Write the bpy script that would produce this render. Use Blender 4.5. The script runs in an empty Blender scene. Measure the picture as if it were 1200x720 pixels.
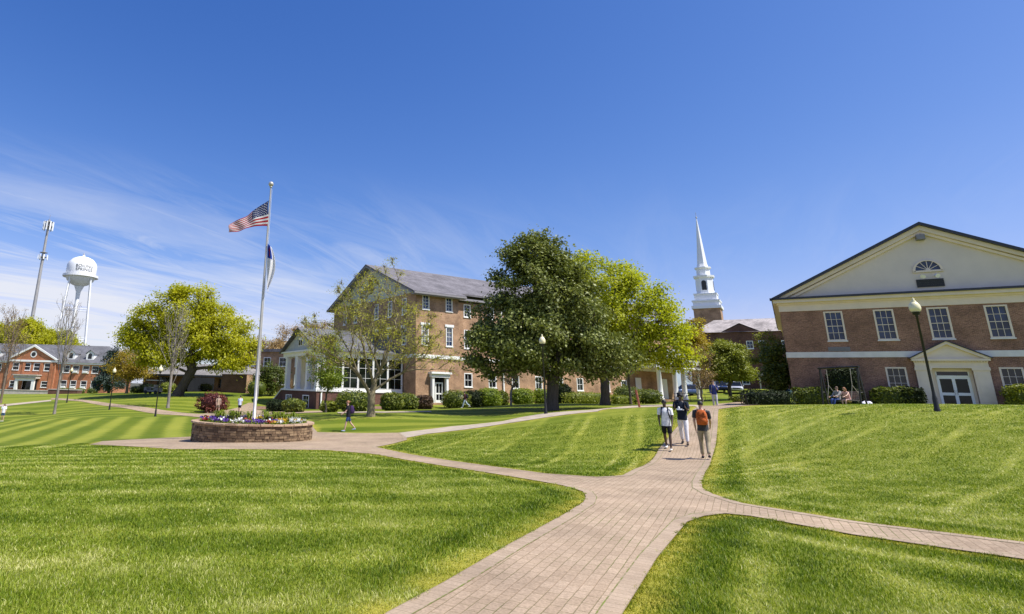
import bpy, bmesh, math, random
import numpy as np
from mathutils import Vector, Matrix
R = math.radians
random.seed(7)
RNG = np.random.default_rng(11)
SC = bpy.context.scene
COL = SC.collection

# ------------------------------------------------------------------ camera
FPX, PX, PY, PIT, ROL, EYE = 692.9, 427.9, 266.1, 0.26753, 0.02807, 1.7
_cp, _sp, _cr, _sr = math.cos(PIT), math.sin(PIT), math.cos(ROL), math.sin(ROL)
FW = np.array([0, _cp, _sp]); _U0 = np.array([0, -_sp, _cp]); _X0 = np.array([1.0, 0, 0])
RX = _X0 * _cr + _U0 * _sr; UP = -_X0 * _sr + _U0 * _cr
CAMP = np.array([0, 0, EYE])
cd = bpy.data.cameras.new('camera'); cam = bpy.data.objects.new('camera', cd); COL.objects.link(cam)
cd.sensor_fit = 'HORIZONTAL'; cd.sensor_width = 36; cd.lens = FPX / 1200 * 36
cd.shift_x = (600 - PX) / 1200; cd.shift_y = -(360 - PY) / 1200
cd.clip_start = .1; cd.clip_end = 4000
M = Matrix.Identity(4)
for i in range(3):
    M[i][0] = RX[i]; M[i][1] = UP[i]; M[i][2] = -FW[i]; M[i][3] = CAMP[i]
cam.matrix_world = M
SC.camera = cam

def ray(u, v): return FW + RX * ((u - PX) / FPX) - UP * ((v - PY) / FPX)
def at(u, v, Y):
    d = ray(u, v); return CAMP + d * (Y / d[1])
def projv(P):
    q = P - CAMP; d = q @ FW
    d = np.where(np.abs(d) < 1e-6, 1e-6, d)
    return PX + FPX * (q @ RX) / d, PY - FPX * (q @ UP) / d, d

# ------------------------------------------------------------------ terrain
CTRL = [(784,526,22.3),(824,539,20.6),(838,478,42.8),(409,507,35.5),(545,481,66),(7,494,63.6),(1096,482,23),(130,480,64.2),
        (184,488,52.7),(79,472,76.2),(639,483,35),(644,481,44.5),(433,487,41),(250,484,63),(212,464,79.6),(20,461.5,130),(125,461,113),
        (487,474,70),(370,480,67),(800,468,92),(866,460,96),(958,477,39.3),(860,456,115),(1122,479,44.5),(930,479,49),(297,519,27.2),
        (108,520,29.5),(590,495,38),(60,520,33),(1180,560,14),(975,520,19),(440,524,25),(700,475,52),(600,474,62)]
_c = [tuple(at(*c)) for c in CTRL] + [(0,-6,0),(0,5,0),(-6,7,-.06),(6,6,.02),(4,12,0),(-4,13,-.14),(-14,14,-.45),(9,15,0),(14,8,.25),
      (-30,20,-1.3),(40,15,1.7),(30,0,.9),(-30,0,-.8),(70,30,2.4),(-80,50,-2.6),(-120,130,-1.2),(0,160,1.0),(120,130,4.5),(-60,170,-.5),(60,170,4.2)]
_C = np.array(_c, float)
_S = 40.0
def _tps(r2): return np.where(r2 > 1e-12, .5 * r2 * np.log(np.maximum(r2, 1e-12)), 0)
def _fit():
    xy = _C[:, :2] / _S; n = len(xy)
    K = _tps(((xy[:, None] - xy[None]) ** 2).sum(-1)) + np.eye(n) * .004
    A = np.zeros((n + 3, n + 3)); A[:n, :n] = K; A[:n, n] = 1; A[:n, n + 1:] = xy; A[n, :n] = 1; A[n + 1:, :n] = xy.T
    b = np.zeros(n + 3); b[:n] = _C[:, 2]
    return np.linalg.solve(A, b)
_W = _fit()
def terr(x, y):
    x = np.asarray(x, float); y = np.asarray(y, float); sh = x.shape
    x = x.ravel(); y = y.ravel(); r = np.hypot(x, y); k = np.minimum(1, 175 / np.maximum(r, 1e-6))
    k = np.where(r > 175, k, 1.0)
    p = np.stack([x * k, y * k], 1) / _S; c = _C[:, :2] / _S; out = np.empty(len(p))
    for i in range(0, len(p), 20000):
        q = p[i:i + 20000]
        out[i:i + 20000] = _tps(((q[:, None] - c[None]) ** 2).sum(-1)) @ _W[:len(c)] + _W[len(c)] + q @ _W[len(c) + 1:]
    return out.reshape(sh)
def tz(x, y): return float(terr(np.array([x]), np.array([y]))[0])
def ground(u, v):
    d = ray(u, v); t = np.concatenate([np.arange(2, 60, .1), np.arange(60, 260, .5)])
    p = CAMP + t[:, None] * d; h = p[:, 2] - terr(p[:, 0], p[:, 1]); i = np.argmax(h < 0)
    if not (h < 0).any(): i = len(t) - 1
    a, b = t[max(i - 1, 0)], t[i]
    for _ in range(25):
        m = (a + b) / 2; q = CAMP + d * m
        if q[2] - tz(q[0], q[1]) < 0: b = m
        else: a = m
    q = CAMP + d * b
    return q
def spot(u, Y, v=470):
    """ground point at distance Y below picture column u"""
    p = at(u, v, Y); return (float(p[0]), float(p[1]), tz(p[0], p[1]))

# ------------------------------------------------------------------ materials
MATS = {}
def nt(name):
    m = bpy.data.materials.new(name); m.use_nodes = True; t = m.node_tree
    return m, t, t.nodes['Principled BSDF']
def N(t, typ, **kw):
    n = t.nodes.new(typ)
    for k, v in kw.items():
        if k in n.inputs: n.inputs[k].default_value = v
        else: setattr(n, k, v)
    return n
def mixc(t, fac, a, b, mode='MIX'):
    n = t.nodes.new('ShaderNodeMix'); n.data_type = 'RGBA'; n.blend_type = mode
    for s, val in ((0, fac), (6, a), (7, b)):
        if hasattr(val, 'links'): t.links.new(val, n.inputs[s])
        elif s == 0: n.inputs[0].default_value = val
        else: n.inputs[s].default_value = (*val, 1)
    return n.outputs[2]
def ramp(t, src, stops):
    n = t.nodes.new('ShaderNodeValToRGB'); e = n.color_ramp.elements
    while len(e) < len(stops): e.new(.5)
    for q, (p, c) in zip(e, stops):
        q.position = p; q.color = (*c, 1) if len(c) == 3 else c
    t.links.new(src, n.inputs[0]); return n.outputs[0]
def noise(t, vec, scale, detail=4, rough=.55, dist=0):
    n = N(t, 'ShaderNodeTexNoise', Scale=scale, Detail=detail, Roughness=rough, Distortion=dist)
    if vec is not None: t.links.new(vec, n.inputs['Vector'])
    return n.outputs['Fac']
def coord(t, kind='Object'): return t.nodes.new('ShaderNodeTexCoord').outputs[kind]
def bump(t, bs, src, dist=.02, strength=.5):
    b = N(t, 'ShaderNodeBump', Distance=dist, Strength=strength); t.links.new(src, b.inputs['Height']); t.links.new(b.outputs[0], bs.inputs['Normal'])
def plain(name, c, rough=.6, var=.25, scale=3, metal=0, spec=.5, bmp=0):
    m, t, b = nt(name); v = coord(t)
    f = noise(t, v, scale, 5)
    lo = tuple(x * (1 - var) for x in c); hi = tuple(min(1, x * (1 + var)) for x in c)
    t.links.new(ramp(t, f, [(.3, lo), (.7, hi)]), b.inputs['Base Color'])
    b.inputs['Roughness'].default_value = rough; b.inputs['Metallic'].default_value = metal
    b.inputs['Specular IOR Level'].default_value = spec
    if bmp: bump(t, b, noise(t, v, scale * 12, 3), .01, bmp)
    MATS[name] = m; return m
def brick(name, c1, c2, mortar, bw=.21, rh=.07, ms=.008, var=.35):
    m, t, b = nt(name); uv = coord(t, 'UV')
    n = N(t, 'ShaderNodeTexBrick', Scale=1.0); n.inputs['Brick Width'].default_value = bw; n.inputs['Row Height'].default_value = rh
    n.inputs['Mortar Size'].default_value = ms; n.inputs['Mortar Smooth'].default_value = .2; n.inputs['Bias'].default_value = -.1
    n.inputs['Color1'].default_value = (*c1, 1); n.inputs['Color2'].default_value = (*c2, 1); n.inputs['Mortar'].default_value = (*mortar, 1)
    t.links.new(uv, n.inputs['Vector'])
    f = noise(t, uv, .7, 5); g = noise(t, uv, 9, 3)
    k = ramp(t, f, [(.3, (1 - var,) * 3), (.7, (1 + var * .5,) * 3)]); k2 = ramp(t, g, [(.3, (.75,) * 3), (.7, (1.2,) * 3)])
    c = mixc(t, 1.0, n.outputs[0], k, 'MULTIPLY'); c = mixc(t, 1.0, c, k2, 'MULTIPLY')
    t.links.new(c, b.inputs['Base Color']); b.inputs['Roughness'].default_value = .85; b.inputs['Specular IOR Level'].default_value = .25
    bump(t, b, n.outputs['Fac'], -.008, .6)
    MATS[name] = m; return m
def roofing(name, c, var=.3):
    m, t, b = nt(name); uv = coord(t, 'UV')
    n = N(t, 'ShaderNodeTexBrick', Scale=1.0); n.inputs['Brick Width'].default_value = .34; n.inputs['Row Height'].default_value = .16
    n.inputs['Mortar Size'].default_value = .006
    n.inputs['Color1'].default_value = (*[x * .8 for x in c], 1); n.inputs['Color2'].default_value = (*[x * 1.2 for x in c], 1); n.inputs['Mortar'].default_value = (*[x * .45 for x in c], 1)
    t.links.new(uv, n.inputs['Vector'])
    k = ramp(t, noise(t, uv, .45, 6), [(.3, (1 - var,) * 3), (.7, (1 + var,) * 3)])
    t.links.new(mixc(t, 1.0, n.outputs[0], k, 'MULTIPLY'), b.inputs['Base Color']); b.inputs['Roughness'].default_value = .9
    b.inputs['Specular IOR Level'].default_value = .3
    MATS[name] = m; return m
def foliage(name, cols, rough=.5, trans=.35, spec=.4):
    """leaf colours picked leaf by leaf from the 'tint' attribute"""
    m, t, b = nt(name)
    a = N(t, 'ShaderNodeAttribute', attribute_name='tint')
    n = len(cols); col = ramp(t, a.outputs['Fac'], [(i / (n - 1), c) for i, c in enumerate(cols)])
    t.links.new(col, b.inputs['Base Color']); b.inputs['Roughness'].default_value = rough; b.inputs['Specular IOR Level'].default_value = spec
    tr = N(t, 'ShaderNodeBsdfTranslucent'); t.links.new(mixc(t, 1.0, col, (1.0, 1.0, .55), 'MULTIPLY'), tr.inputs['Color'])
    mx = N(t, 'ShaderNodeMixShader', Fac=trans); t.links.new(b.outputs[0], mx.inputs[1]); t.links.new(tr.outputs[0], mx.inputs[2])
    t.links.new(mx.outputs[0], t.nodes['Material Output'].inputs['Surface'])
    MATS[name] = m; return m
def barkmat(name, c):
    m, t, b = nt(name); v = coord(t); mp = N(t, 'ShaderNodeMapping'); mp.inputs['Scale'].default_value = (6, 6, 1.2); t.links.new(v, mp.inputs[0])
    f = noise(t, mp.outputs[0], 2.2, 6, .65)
    t.links.new(ramp(t, f, [(.3, tuple(x * .5 for x in c)), (.7, tuple(x * 1.35 for x in c))]), b.inputs['Base Color'])
    b.inputs['Roughness'].default_value = .9; bump(t, b, f, .04, .8)
    MATS[name] = m; return m
def glassmat(name, c, rough=.04):
    m, t, b = nt(name); v = coord(t)
    f = noise(t, v, 1.1, 3)
    t.links.new(ramp(t, f, [(.35, tuple(x * .5 for x in c)), (.65, tuple(x * 1.5 for x in c))]), b.inputs['Base Color'])
    b.inputs['Roughness'].default_value = rough; b.inputs['Specular IOR Level'].default_value = .45
    bump(t, b, noise(t, v, .9, 2), .02, .25)
    MATS[name] = m; return m

brick('brick_plum', (.235,.108,.072), (.385,.188,.122), (.43,.32,.235), var=.4)
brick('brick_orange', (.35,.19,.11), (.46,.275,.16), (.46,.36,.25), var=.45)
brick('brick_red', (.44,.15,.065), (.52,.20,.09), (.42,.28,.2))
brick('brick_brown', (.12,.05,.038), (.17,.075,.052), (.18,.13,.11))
brick('stone_course', (.20,.135,.085), (.40,.29,.18), (.07,.05,.035), .34, .105, .012, .45)
plain('cream', (.77,.645,.51), .55, .06, 1.5)
plain('path_tan', (.40,.33,.25), .9, .2, 2)
plain('white_paint', (.80,.80,.78), .45, .05, 1.5)
plain('stucco', (.69,.60,.52), .8, .05, .8)
plain('band_stone', (.74,.70,.66), .7, .08, 2)
plain('dark_metal', (.009,.009,.010), .5, .2, 4, 0, .5)
plain('gutter', (.016,.02,.035), .4, .2, 2)
plain('louvre', (.03,.03,.03), .6, .2, 8)
plain('vent_grey', (.23,.22,.23), .7, .1, 8)
plain('silver', (.46,.44,.41), .4, .08, 3, .35)
plain('tower_white', (.80,.81,.82), .4, .04, .2)
plain('tower_grey', (.33,.32,.32), .55, .12, .5, .2)
plain('siding', (.42,.44,.44), .7, .08, 2)
plain('concrete', (.46,.42,.37), .85, .15, 2)
plain('mulch', (.20,.115,.075), .95, .5, 5, bmp=.6)
plain('soil', (.07,.045,.03), .95, .4, 8)
plain('globe', (.80,.72,.46), .25, .04, 2)
plain('rubber', (.02,.02,.02), .8, .2, 5)
plain('wood_red', (.32,.10,.07), .7, .3, 6)
roofing('roof_grey', (.155,.145,.155)); roofing('roof_slate', (.125,.125,.135)); roofing('roof_weathered', (.22,.205,.19)); roofing('roof_tan', (.36,.32,.30), .4)
glassmat('glass_blue', (.014,.032,.085)); glassmat('glass_dark', (.008,.010,.012)); glassmat('glass_room', (.008,.012,.008), .06); MATS['glass_room'].node_tree.nodes['Principled BSDF'].inputs['Specular IOR Level'].default_value = .25
barkmat('bark_brown', (.17,.125,.095)); barkmat('bark_grey', (.24,.21,.185)); barkmat('bark_dark', (.075,.06,.05)); barkmat('bark_olive', (.20,.165,.10))

# ------------------------------------------------------------------ objects
def tag(o, label=None, cat=None, group=None, kind=None):
    if label: o['label'] = label
    if cat: o['category'] = cat
    if group: o['group'] = group
    if kind: o['kind'] = kind
    return o
def thing(name, label, cat, loc=(0, 0, 0), rz=0, group=None):
    o = bpy.data.objects.new(name, None); COL.objects.link(o); o.location = loc; o.rotation_euler = (0, 0, rz); o.empty_display_size = .3
    return tag(o, label, cat, group)
def link(name, me, mat=None, parent=None):
    o = bpy.data.objects.new(name, me); COL.objects.link(o)
    if mat: me.materials.append(MATS[mat] if isinstance(mat, str) else mat)
    if parent: o.parent = parent
    return o
class MB:
    def __init__(s): s.v = []; s.f = []; s.sm = []
    def add(s, vs, fs, smooth=False):
        o = len(s.v); s.v += [tuple(map(float, p)) for p in vs]; s.f += [tuple(o + i for i in f) for f in fs]; s.sm += [smooth] * len(fs); return s
    def box(s, x0, x1, y0, y1, z0, z1):
        return s.add([(x0,y0,z0),(x1,y0,z0),(x1,y1,z0),(x0,y1,z0),(x0,y0,z1),(x1,y0,z1),(x1,y1,z1),(x0,y1,z1)],
                     [(3,2,1,0),(4,5,6,7),(0,1,5,4),(1,2,6,5),(2,3,7,6),(3,0,4,7)])
    def mbox(s, m, a0, a1, n0, n1, z0, z1):
        """box in wall coordinates: a along, n outward, z up"""
        p = [m(a, n, z) for z in (z0, z1) for (a, n) in ((a0, n1), (a1, n1), (a1, n0), (a0, n0))]
        return s.add(p, [(3,2,1,0),(4,5,6,7),(0,1,5,4),(1,2,6,5),(2,3,7,6),(3,0,4,7)])
    def prism(s, poly, m, n0, n1):
        """polygon (a,z) of a wall pulled from n0 out to n1"""
        k = len(poly); p = [m(a, n1, z) for a, z in poly] + [m(a, n0, z) for a, z in poly]
        return s.add(p, [tuple(range(k)), tuple(range(2 * k - 1, k - 1, -1))] + [(i, i + k, (i + 1) % k + k, (i + 1) % k) for i in range(k)])
    def tube(s, pts, rad, k=8, cap=True, smooth=True):
        pts = [Vector(p) for p in pts]; rad = rad if hasattr(rad, '__len__') else [rad] * len(pts); vs = []; up = None
        for i, p in enumerate(pts):
            d = (pts[min(i + 1, len(pts) - 1)] - pts[max(i - 1, 0)]).normalized()
            if up is None:
                a = d.orthogonal().normalized()
            else:
                a = (up - d * up.dot(d)).normalized()
            up = a; b = d.cross(a)
            for j in range(k):
                t = 2 * math.pi * j / k; vs.append(p + (a * math.cos(t) + b * math.sin(t)) * rad[i])
        fs = [(i * k + j, i * k + (j + 1) % k, (i + 1) * k + (j + 1) % k, (i + 1) * k + j) for i in range(len(pts) - 1) for j in range(k)]
        s.add(vs, fs, smooth)
        if cap:
            s.add(vs[:k], [tuple(range(k - 1, -1, -1))]); s.add(vs[-k:], [tuple(range(k))])
        return s
    def lathe(s, prof, c=(0, 0, 0), k=20, smooth=True, rot=0):
        vs = [(c[0] + r * math.cos(2 * math.pi * j / k + rot), c[1] + r * math.sin(2 * math.pi * j / k + rot), c[2] + z) for r, z in prof for j in range(k)]
        s.add(vs, [(i * k + j, i * k + (j + 1) % k, (i + 1) * k + (j + 1) % k, (i + 1) * k + j) for i in range(len(prof) - 1) for j in range(k)], smooth)
        if prof[-1][0] > 1e-3: s.add(vs[-k:], [tuple(range(k))])
        if prof[0][0] > 1e-3: s.add(vs[:k], [tuple(range(k - 1, -1, -1))])
        return s
    def ball(s, c, r, k=12, n=8):
        rr = r if hasattr(r, '__len__') else (r, r, r); vs = []
        for i in range(n + 1):
            a = -math.pi / 2 + math.pi * i / n
            for j in range(k):
                t = 2 * math.pi * j / k
                vs.append((c[0] + rr[0] * math.cos(a) * math.cos(t), c[1] + rr[1] * math.cos(a) * math.sin(t), c[2] + rr[2] * math.sin(a)))
        return s.add(vs, [(i * k + j, i * k + (j + 1) % k, (i + 1) * k + (j + 1) % k, (i + 1) * k + j) for i in range(n) for j in range(k)], True)
    def build(s, name, mat, parent=None):
        me = bpy.data.meshes.new(name); me.from_pydata(s.v, [], s.f); me.update()
        me.polygons.foreach_set('use_smooth', s.sm)
        uv = me.uv_layers.new(name='UVMap'); V = s.v
        buf = np.empty(len(me.loops) * 2, np.float32); i = 0
        for p in me.polygons:
            n = p.normal
            if abs(n.z) > .95: a, b = (1, 0, 0), (0, 1, 0)
            else:
                l = math.hypot(n.x, n.y); a = (-n.y / l, n.x / l, 0)
                b = (n.y * a[2] - n.z * a[1], n.z * a[0] - n.x * a[2], n.x * a[1] - n.y * a[0])
            for q in p.vertices:
                w = V[q]; buf[i] = w[0] * a[0] + w[1] * a[1] + w[2] * a[2]; buf[i + 1] = w[0] * b[0] + w[1] * b[1] + w[2] * b[2]; i += 2
        uv.data.foreach_set('uv', buf)
        return link(name, me, mat, parent)
def wall(mb, m, a0, a1, z0, z1, holes=(), depth=.14):
    A = sorted({a0, a1, *[q for h in holes for q in h[:2]]}); Z = sorted({z0, z1, *[q for h in holes for q in h[2:4]]})
    A = [a for a in A if a0 <= a <= a1]; Z = [z for z in Z if z0 <= z <= z1]
    for i in range(len(A) - 1):
        for j in range(len(Z) - 1):
            ca, cz = (A[i] + A[i + 1]) / 2, (Z[j] + Z[j + 1]) / 2
            if any(h[0] < ca < h[1] and h[2] < cz < h[3] for h in holes): continue
            mb.add([m(A[i], 0, Z[j]), m(A[i + 1], 0, Z[j]), m(A[i + 1], 0, Z[j + 1]), m(A[i], 0, Z[j + 1])], [(0, 1, 2, 3)])
    for h in holes:
        c = [(h[0], h[2]), (h[1], h[2]), (h[1], h[3]), (h[0], h[3])]
        for i in range(4):
            p, q = c[i], c[(i + 1) % 4]
            mb.add([m(p[0], 0, p[1]), m(p[0], -depth, p[1]), m(q[0], -depth, q[1]), m(q[0], 0, q[1])], [(0, 1, 2, 3)])
def FR(y=0):
    return lambda a, n, z: (a, y - n, z)
def LF(x=0):
    return lambda a, n, z: (x - n, a, z)
def RT(x=0):
    return lambda a, n, z: (x + n, a, z)
def window(parent, m, c, z0, z1, w, cols=3, rows=4, frame='cream', pane='glass_blue', cas=.11, sill=True, mun=.03, lintel=None):
    """window in a hole (c-w/2..c+w/2, z0..z1): casing, sashes and muntins > pane, sill"""
    b = MB(); a0, a1 = c - w / 2, c + w / 2; n0, n1 = -.12, .03
    b.mbox(m, a0, a0 + cas, n0, n1, z0, z1); b.mbox(m, a1 - cas, a1, n0, n1, z0, z1)
    b.mbox(m, a0 + cas, a1 - cas, n0, n1, z1 - cas, z1); b.mbox(m, a0 + cas, a1 - cas, n0, n1, z0, z0 + cas * .8)
    x0, x1, y0, y1 = a0 + cas, a1 - cas, z0 + cas * .8, z1 - cas
    for i in range(1, cols):
        x = x0 + (x1 - x0) * i / cols; b.mbox(m, x - mun / 2, x + mun / 2, -.088, -.055, y0, y1)
    for j in range(1, rows):
        y = y0 + (y1 - y0) * j / rows; t = mun * (1.6 if rows % 2 == 0 and j == rows // 2 else 1) / 2
        for i in range(cols):
            xa = x0 + (x1 - x0) * i / cols + (mun / 2 if i else 0); xb = x0 + (x1 - x0) * (i + 1) / cols - (mun / 2 if i < cols - 1 else 0)
            b.mbox(m, xa, xb, -.086, -.053, y - t, y + t)
    f = b.build('window', frame, parent)
    p = MB(); p.mbox(m, x0 - .01, x1 + .01, -.10, -.092, y0 - .01, y1 + .01); p.build('pane', pane, f)
    if sill:
        q = MB(); q.mbox(m, a0 - .05, a1 + .05, .002, .09, z0 - .1, z0); q.build('sill', 'white_paint' if frame != 'cream' else 'band_stone', f)
    if lintel:
        q = MB(); q.mbox(m, a0 - .15, a1 + .15, .002, .10, z1 + .002, z1 + lintel); q.build('lintel', 'white_paint', f)
    return f
# ------------------------------------------------------------------ right-hand brick hall
def rz_of(d): return math.atan2(d[1], d[0])
def right_hall():
    t = thing('brick_hall', 'purple-brown brick hall with a wide cream gable and a white pedimented double door', 'building', (43.304, 44.5, 1.556), rz_of((.8175, -.576)))
    F = FR(); c0 = .11; x0, x1 = -9.65, 9.87; D = 24
    ups = [-6.15, -3.02, .11, 3.22, 6.37]; lows = [-6.09, -2.97, 3.22, 6.37]
    holes = [(c - .61, c + .61, 4.93, 7.28) for c in ups] + [(c - .61, c + .61, 1.05, 2.86) for c in lows]
    b = MB(); wall(b, F, x0, x1, -1.6, 7.4, holes + [(-1.0, 1.24, -.3, 2.78)], .3)
    wall(b, LF(x0), 0, D, -1.6, 7.4); wall(b, RT(x1), 0, D, -1.6, 7.4); b.build('wall', 'brick_plum', t)
    for c in ups: window(t, F, c, 4.93, 7.28, 1.22, 3, 4)
    for c in lows: window(t, F, c, 1.05, 2.86, 1.22, 3, 3, pane='glass_dark')
    b = MB(); b.mbox(F, x0 - .03, x1 + .03, .002, .05, 3.6, 4.04); b.mbox(LF(x0), -.05, D, .002, .05, 3.6, 4.04); b.build('band_course', 'band_stone', t)
    b = MB()
    for a0, a1, pr, z0, z1 in ((x0 - .06, x1 + .06, .06, 7.4, 7.95), (x0 - .16, x1 + .16, .16, 7.95, 8.1), (x0 - .42, x1 + .42, .42, 8.1, 8.37)):
        b.mbox(F, a0, a1, -.5, pr, z0, z1); b.mbox(LF(x0), .502, D, -.3, pr, z0, z1); b.mbox(RT(x1), .502, D, -.3, pr, z0, z1)
    b.build('cornice', 'cream', t)
    b = MB(); b.mbox(F, x0 - .6, x1 + .6, -.1, .60, 8.372, 8.52); b.build('gutter', 'gutter', t)
    # gable
    ap = 13.6; sl = (ap - 8.5) / (c0 - x0)
    b = MB(); fan = [(c0 + .82 * math.cos(a), 10.1 + .82 * math.sin(a)) for a in np.linspace(math.pi, 0, 13)]
    b.prism([(x0 - .2, 8.52), (x1 + .2, 8.52), (c0, ap - .05)], F, -.35, -.1); b.build('gable', 'stucco', t)
    b = MB(); W = 10.25; zt = ap + .27
    for sgn in (-1, 1):
        def q(a, z): return (c0 + sgn * a, z)
        e = W
        b.prism([q(0, zt - .23), q(e - .25, zt - .23 - sl * (e - .25)), q(e - .9, zt - .5 - sl * (e - .9)), q(0, zt - .62)][::sgn], F, -.1, .30)
        b.prism([q(0, zt - .62), q(e - .9, zt - .62 - sl * (e - .9)), q(e - 1.2, zt - .80 - sl * (e - 1.2)), q(0, zt - .86)][::sgn], F, -.1, .12)
    b.build('raking_cornice', 'cream', t)
    b = MB()
    for sgn in (-1, 1):
        b.add([(c0, -.6, zt), (c0 + sgn * W, -.6, zt - sl * W), (c0 + sgn * W, D, zt - sl * W), (c0, D, zt),
               (c0, -.6, zt - .22), (c0 + sgn * W, -.6, zt - .22 - sl * W), (c0 + sgn * W, D, zt - .22 - sl * W), (c0, D, zt - .22)],
              [(0,1,2,3),(7,6,5,4),(0,4,5,1),(1,5,6,2),(2,6,7,3)])
    b.build('roof', 'gutter', t)
    # half-round fan window
    b = MB(); o = [(c0 + .88 * math.cos(a), 10.06 + .88 * math.sin(a)) for a in np.linspace(math.pi, 0, 17)]; i_ = [(c0 + .72 * math.cos(a), 10.14 + .72 * math.sin(a)) for a in np.linspace(math.pi, 0, 17)]
    for k in range(16): b.prism([o[k], o[k + 1], i_[k + 1], i_[k]][::-1], F, -.1, .02)
    b.mbox(F, c0 - .88, c0 + .88, -.1, .03, 10.0, 10.06); b.mbox(F, c0 - .72, c0 + .72, -.1, .02, 10.06, 10.14)
    for k in range(1, 6):
        a = math.pi * k / 6; dx, dz = math.cos(a), math.sin(a)
        b.prism([(c0 + .15 * dx - .02 * dz, 10.14 + .15 * dz + .02 * dx), (c0 + .15 * dx + .02 * dz, 10.14 + .15 * dz - .02 * dx), (c0 + .74 * dx + .02 * dz, 10.14 + .74 * dz - .02 * dx), (c0 + .74 * dx - .02 * dz, 10.14 + .74 * dz + .02 * dx)], F, -.09, -.02)
    b.ball((c0, .06, 10.15), (.16, .05, .16))
    f = b.build('fan_window', 'cream', t)
    b = MB(); b.prism(i_[::-1], F, -.099, -.06); b.build('pane', 'glass_blue', f)
    b = MB()
    for k in range(7): b.mbox(F, -.70, .86, -.09, .0 - .01 * (k % 2), 8.86 + k * .086, 8.86 + (k + .85) * .086)
    b.build('louvre', 'louvre', t)
    b = MB(); b.box(-.2, .3, -.45, .1, 12.5, 12.9); b.box(-.17, .27, -.47, -.452, 12.53, 12.83); b.build('floodlight', 'vent_grey', t)
    for x in (-.22, .42):
        b = MB(); b.tube([(x, .1, 9.66), (x, -.25, 9.7)], .03); b.tube([(x, -.2, 9.72), (x + (.1 if x > 0 else -.1), -.42, 9.6)], [.07, .16], 10); b.build('spotlight', 'white_paint', t)
    b = MB(); b.mbox(F, -6.85, -5.45, .002, .04, 4.1, 4.42)
    for k in range(5): b.mbox(F, -6.8, -5.5, .04, .06, 4.13 + k * .056, 4.155 + k * .056)
    b.build('vent', 'vent_grey', t)
    # entrance
    c = .12
    d = t
    b = MB()
    for a0, a1 in ((-1.86, -1.0), (1.24, 2.1)):
        b.mbox(F, a0, a1, .002, .22, -.3, 2.62); b.mbox(F, a0 - .05, a1 + .05, .002, .26, -.3, .22); b.mbox(F, a0 - .05, a1 + .05, .002, .27, 2.62, 2.78)
        b.mbox(F, a0 + .14, a1 - .14, .22, .235, .4, 2.45)
    b.mbox(F, -1.86, 2.1, .002, .24, 2.78, 3.3); b.mbox(F, -1.9, 2.14, .24, .27, 2.78, 2.86)
    for k in range(28): b.mbox(F, -1.9 + k * .145, -1.9 + k * .145 + .08, .24, .32, 3.2, 3.3)
    b.mbox(F, -2.0, 2.24, .002, .42, 3.3, 3.45)
    b.prism([(-1.95, 3.45), (2.19, 3.45), (c, 4.62)], F, .002, .2)
    for sg in (-1, 1):
        P = [(c, 4.72), (c + sg * 2.2, 3.47), (c + sg * 1.85, 3.46), (c, 4.50)]
        b.prism(P[::sg], F, .2, .42)
    b.build('door_surround', 'cream', d)
    b = MB()
    for sg in (-1, 1): b.prism([(c, 4.80), (c + sg * 2.3, 3.5), (c + sg * 2.2, 3.474), (c, 4.724)][::sg], F, .002, .5)
    b.build('pediment_roof', 'gutter', d)
    b = MB(); b.mbox(F, -1.0, -.76, -.28, -.2, -.3, 2.78); b.mbox(F, 1.06, 1.24, -.28, -.2, -.3, 2.78); b.mbox(F, -.76, 1.06, -.28, -.2, 2.55, 2.78); b.build('door_lining', 'cream', d)
    b = MB(); b.mbox(F, -.76, 1.06, -.26, -.16, 2.15, 2.27); b.mbox(F, -.76, -.69, -.26, -.16, 0, 2.55); b.mbox(F, .99, 1.06, -.26, -.16, 0, 2.55); b.build('door_frame', 'white_paint', d)
    b = MB(); b.mbox(F, -.69, .99, -.25, -.235, 2.27, 2.55); b.build('transom', 'glass_dark', d)
    for a0, a1, hx in ((-.69, .15, .08), (.15, .99, .22)):
        b = MB()
        for q in ((a0, a0 + .09, 0, 2.15), (a1 - .09, a1 - .004, 0, 2.15)): b.mbox(F, q[0], q[1], -.24, -.18, q[2], q[3])
        for z0, z1 in ((0, .2), (.85, 1.05), (2.03, 2.15)): b.mbox(F, a0 + .09, a1 - .09, -.24, -.18, z0, z1)
        o = b.build('door', 'white_paint', d)
        b.__init__(); b.mbox(F, a0 + .09, a1 - .09, -.222, -.21, .2, .85); b.mbox(F, a0 + .09, a1 - .09, -.222, -.21, 1.05, 2.03); b.build('pane', 'glass_room', o)
        b = MB(); b.tube([(hx, .14, .9), (hx, .11, .95), (hx, .11, 1.2), (hx, .14, 1.25)], .015); b.build('handle', 'silver', o)
    b = MB(); b.mbox(F, -2.2, 2.4, .0, 1.5, -.5, -.02); b.build('doorstep', 'concrete', d)
right_hall()

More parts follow.
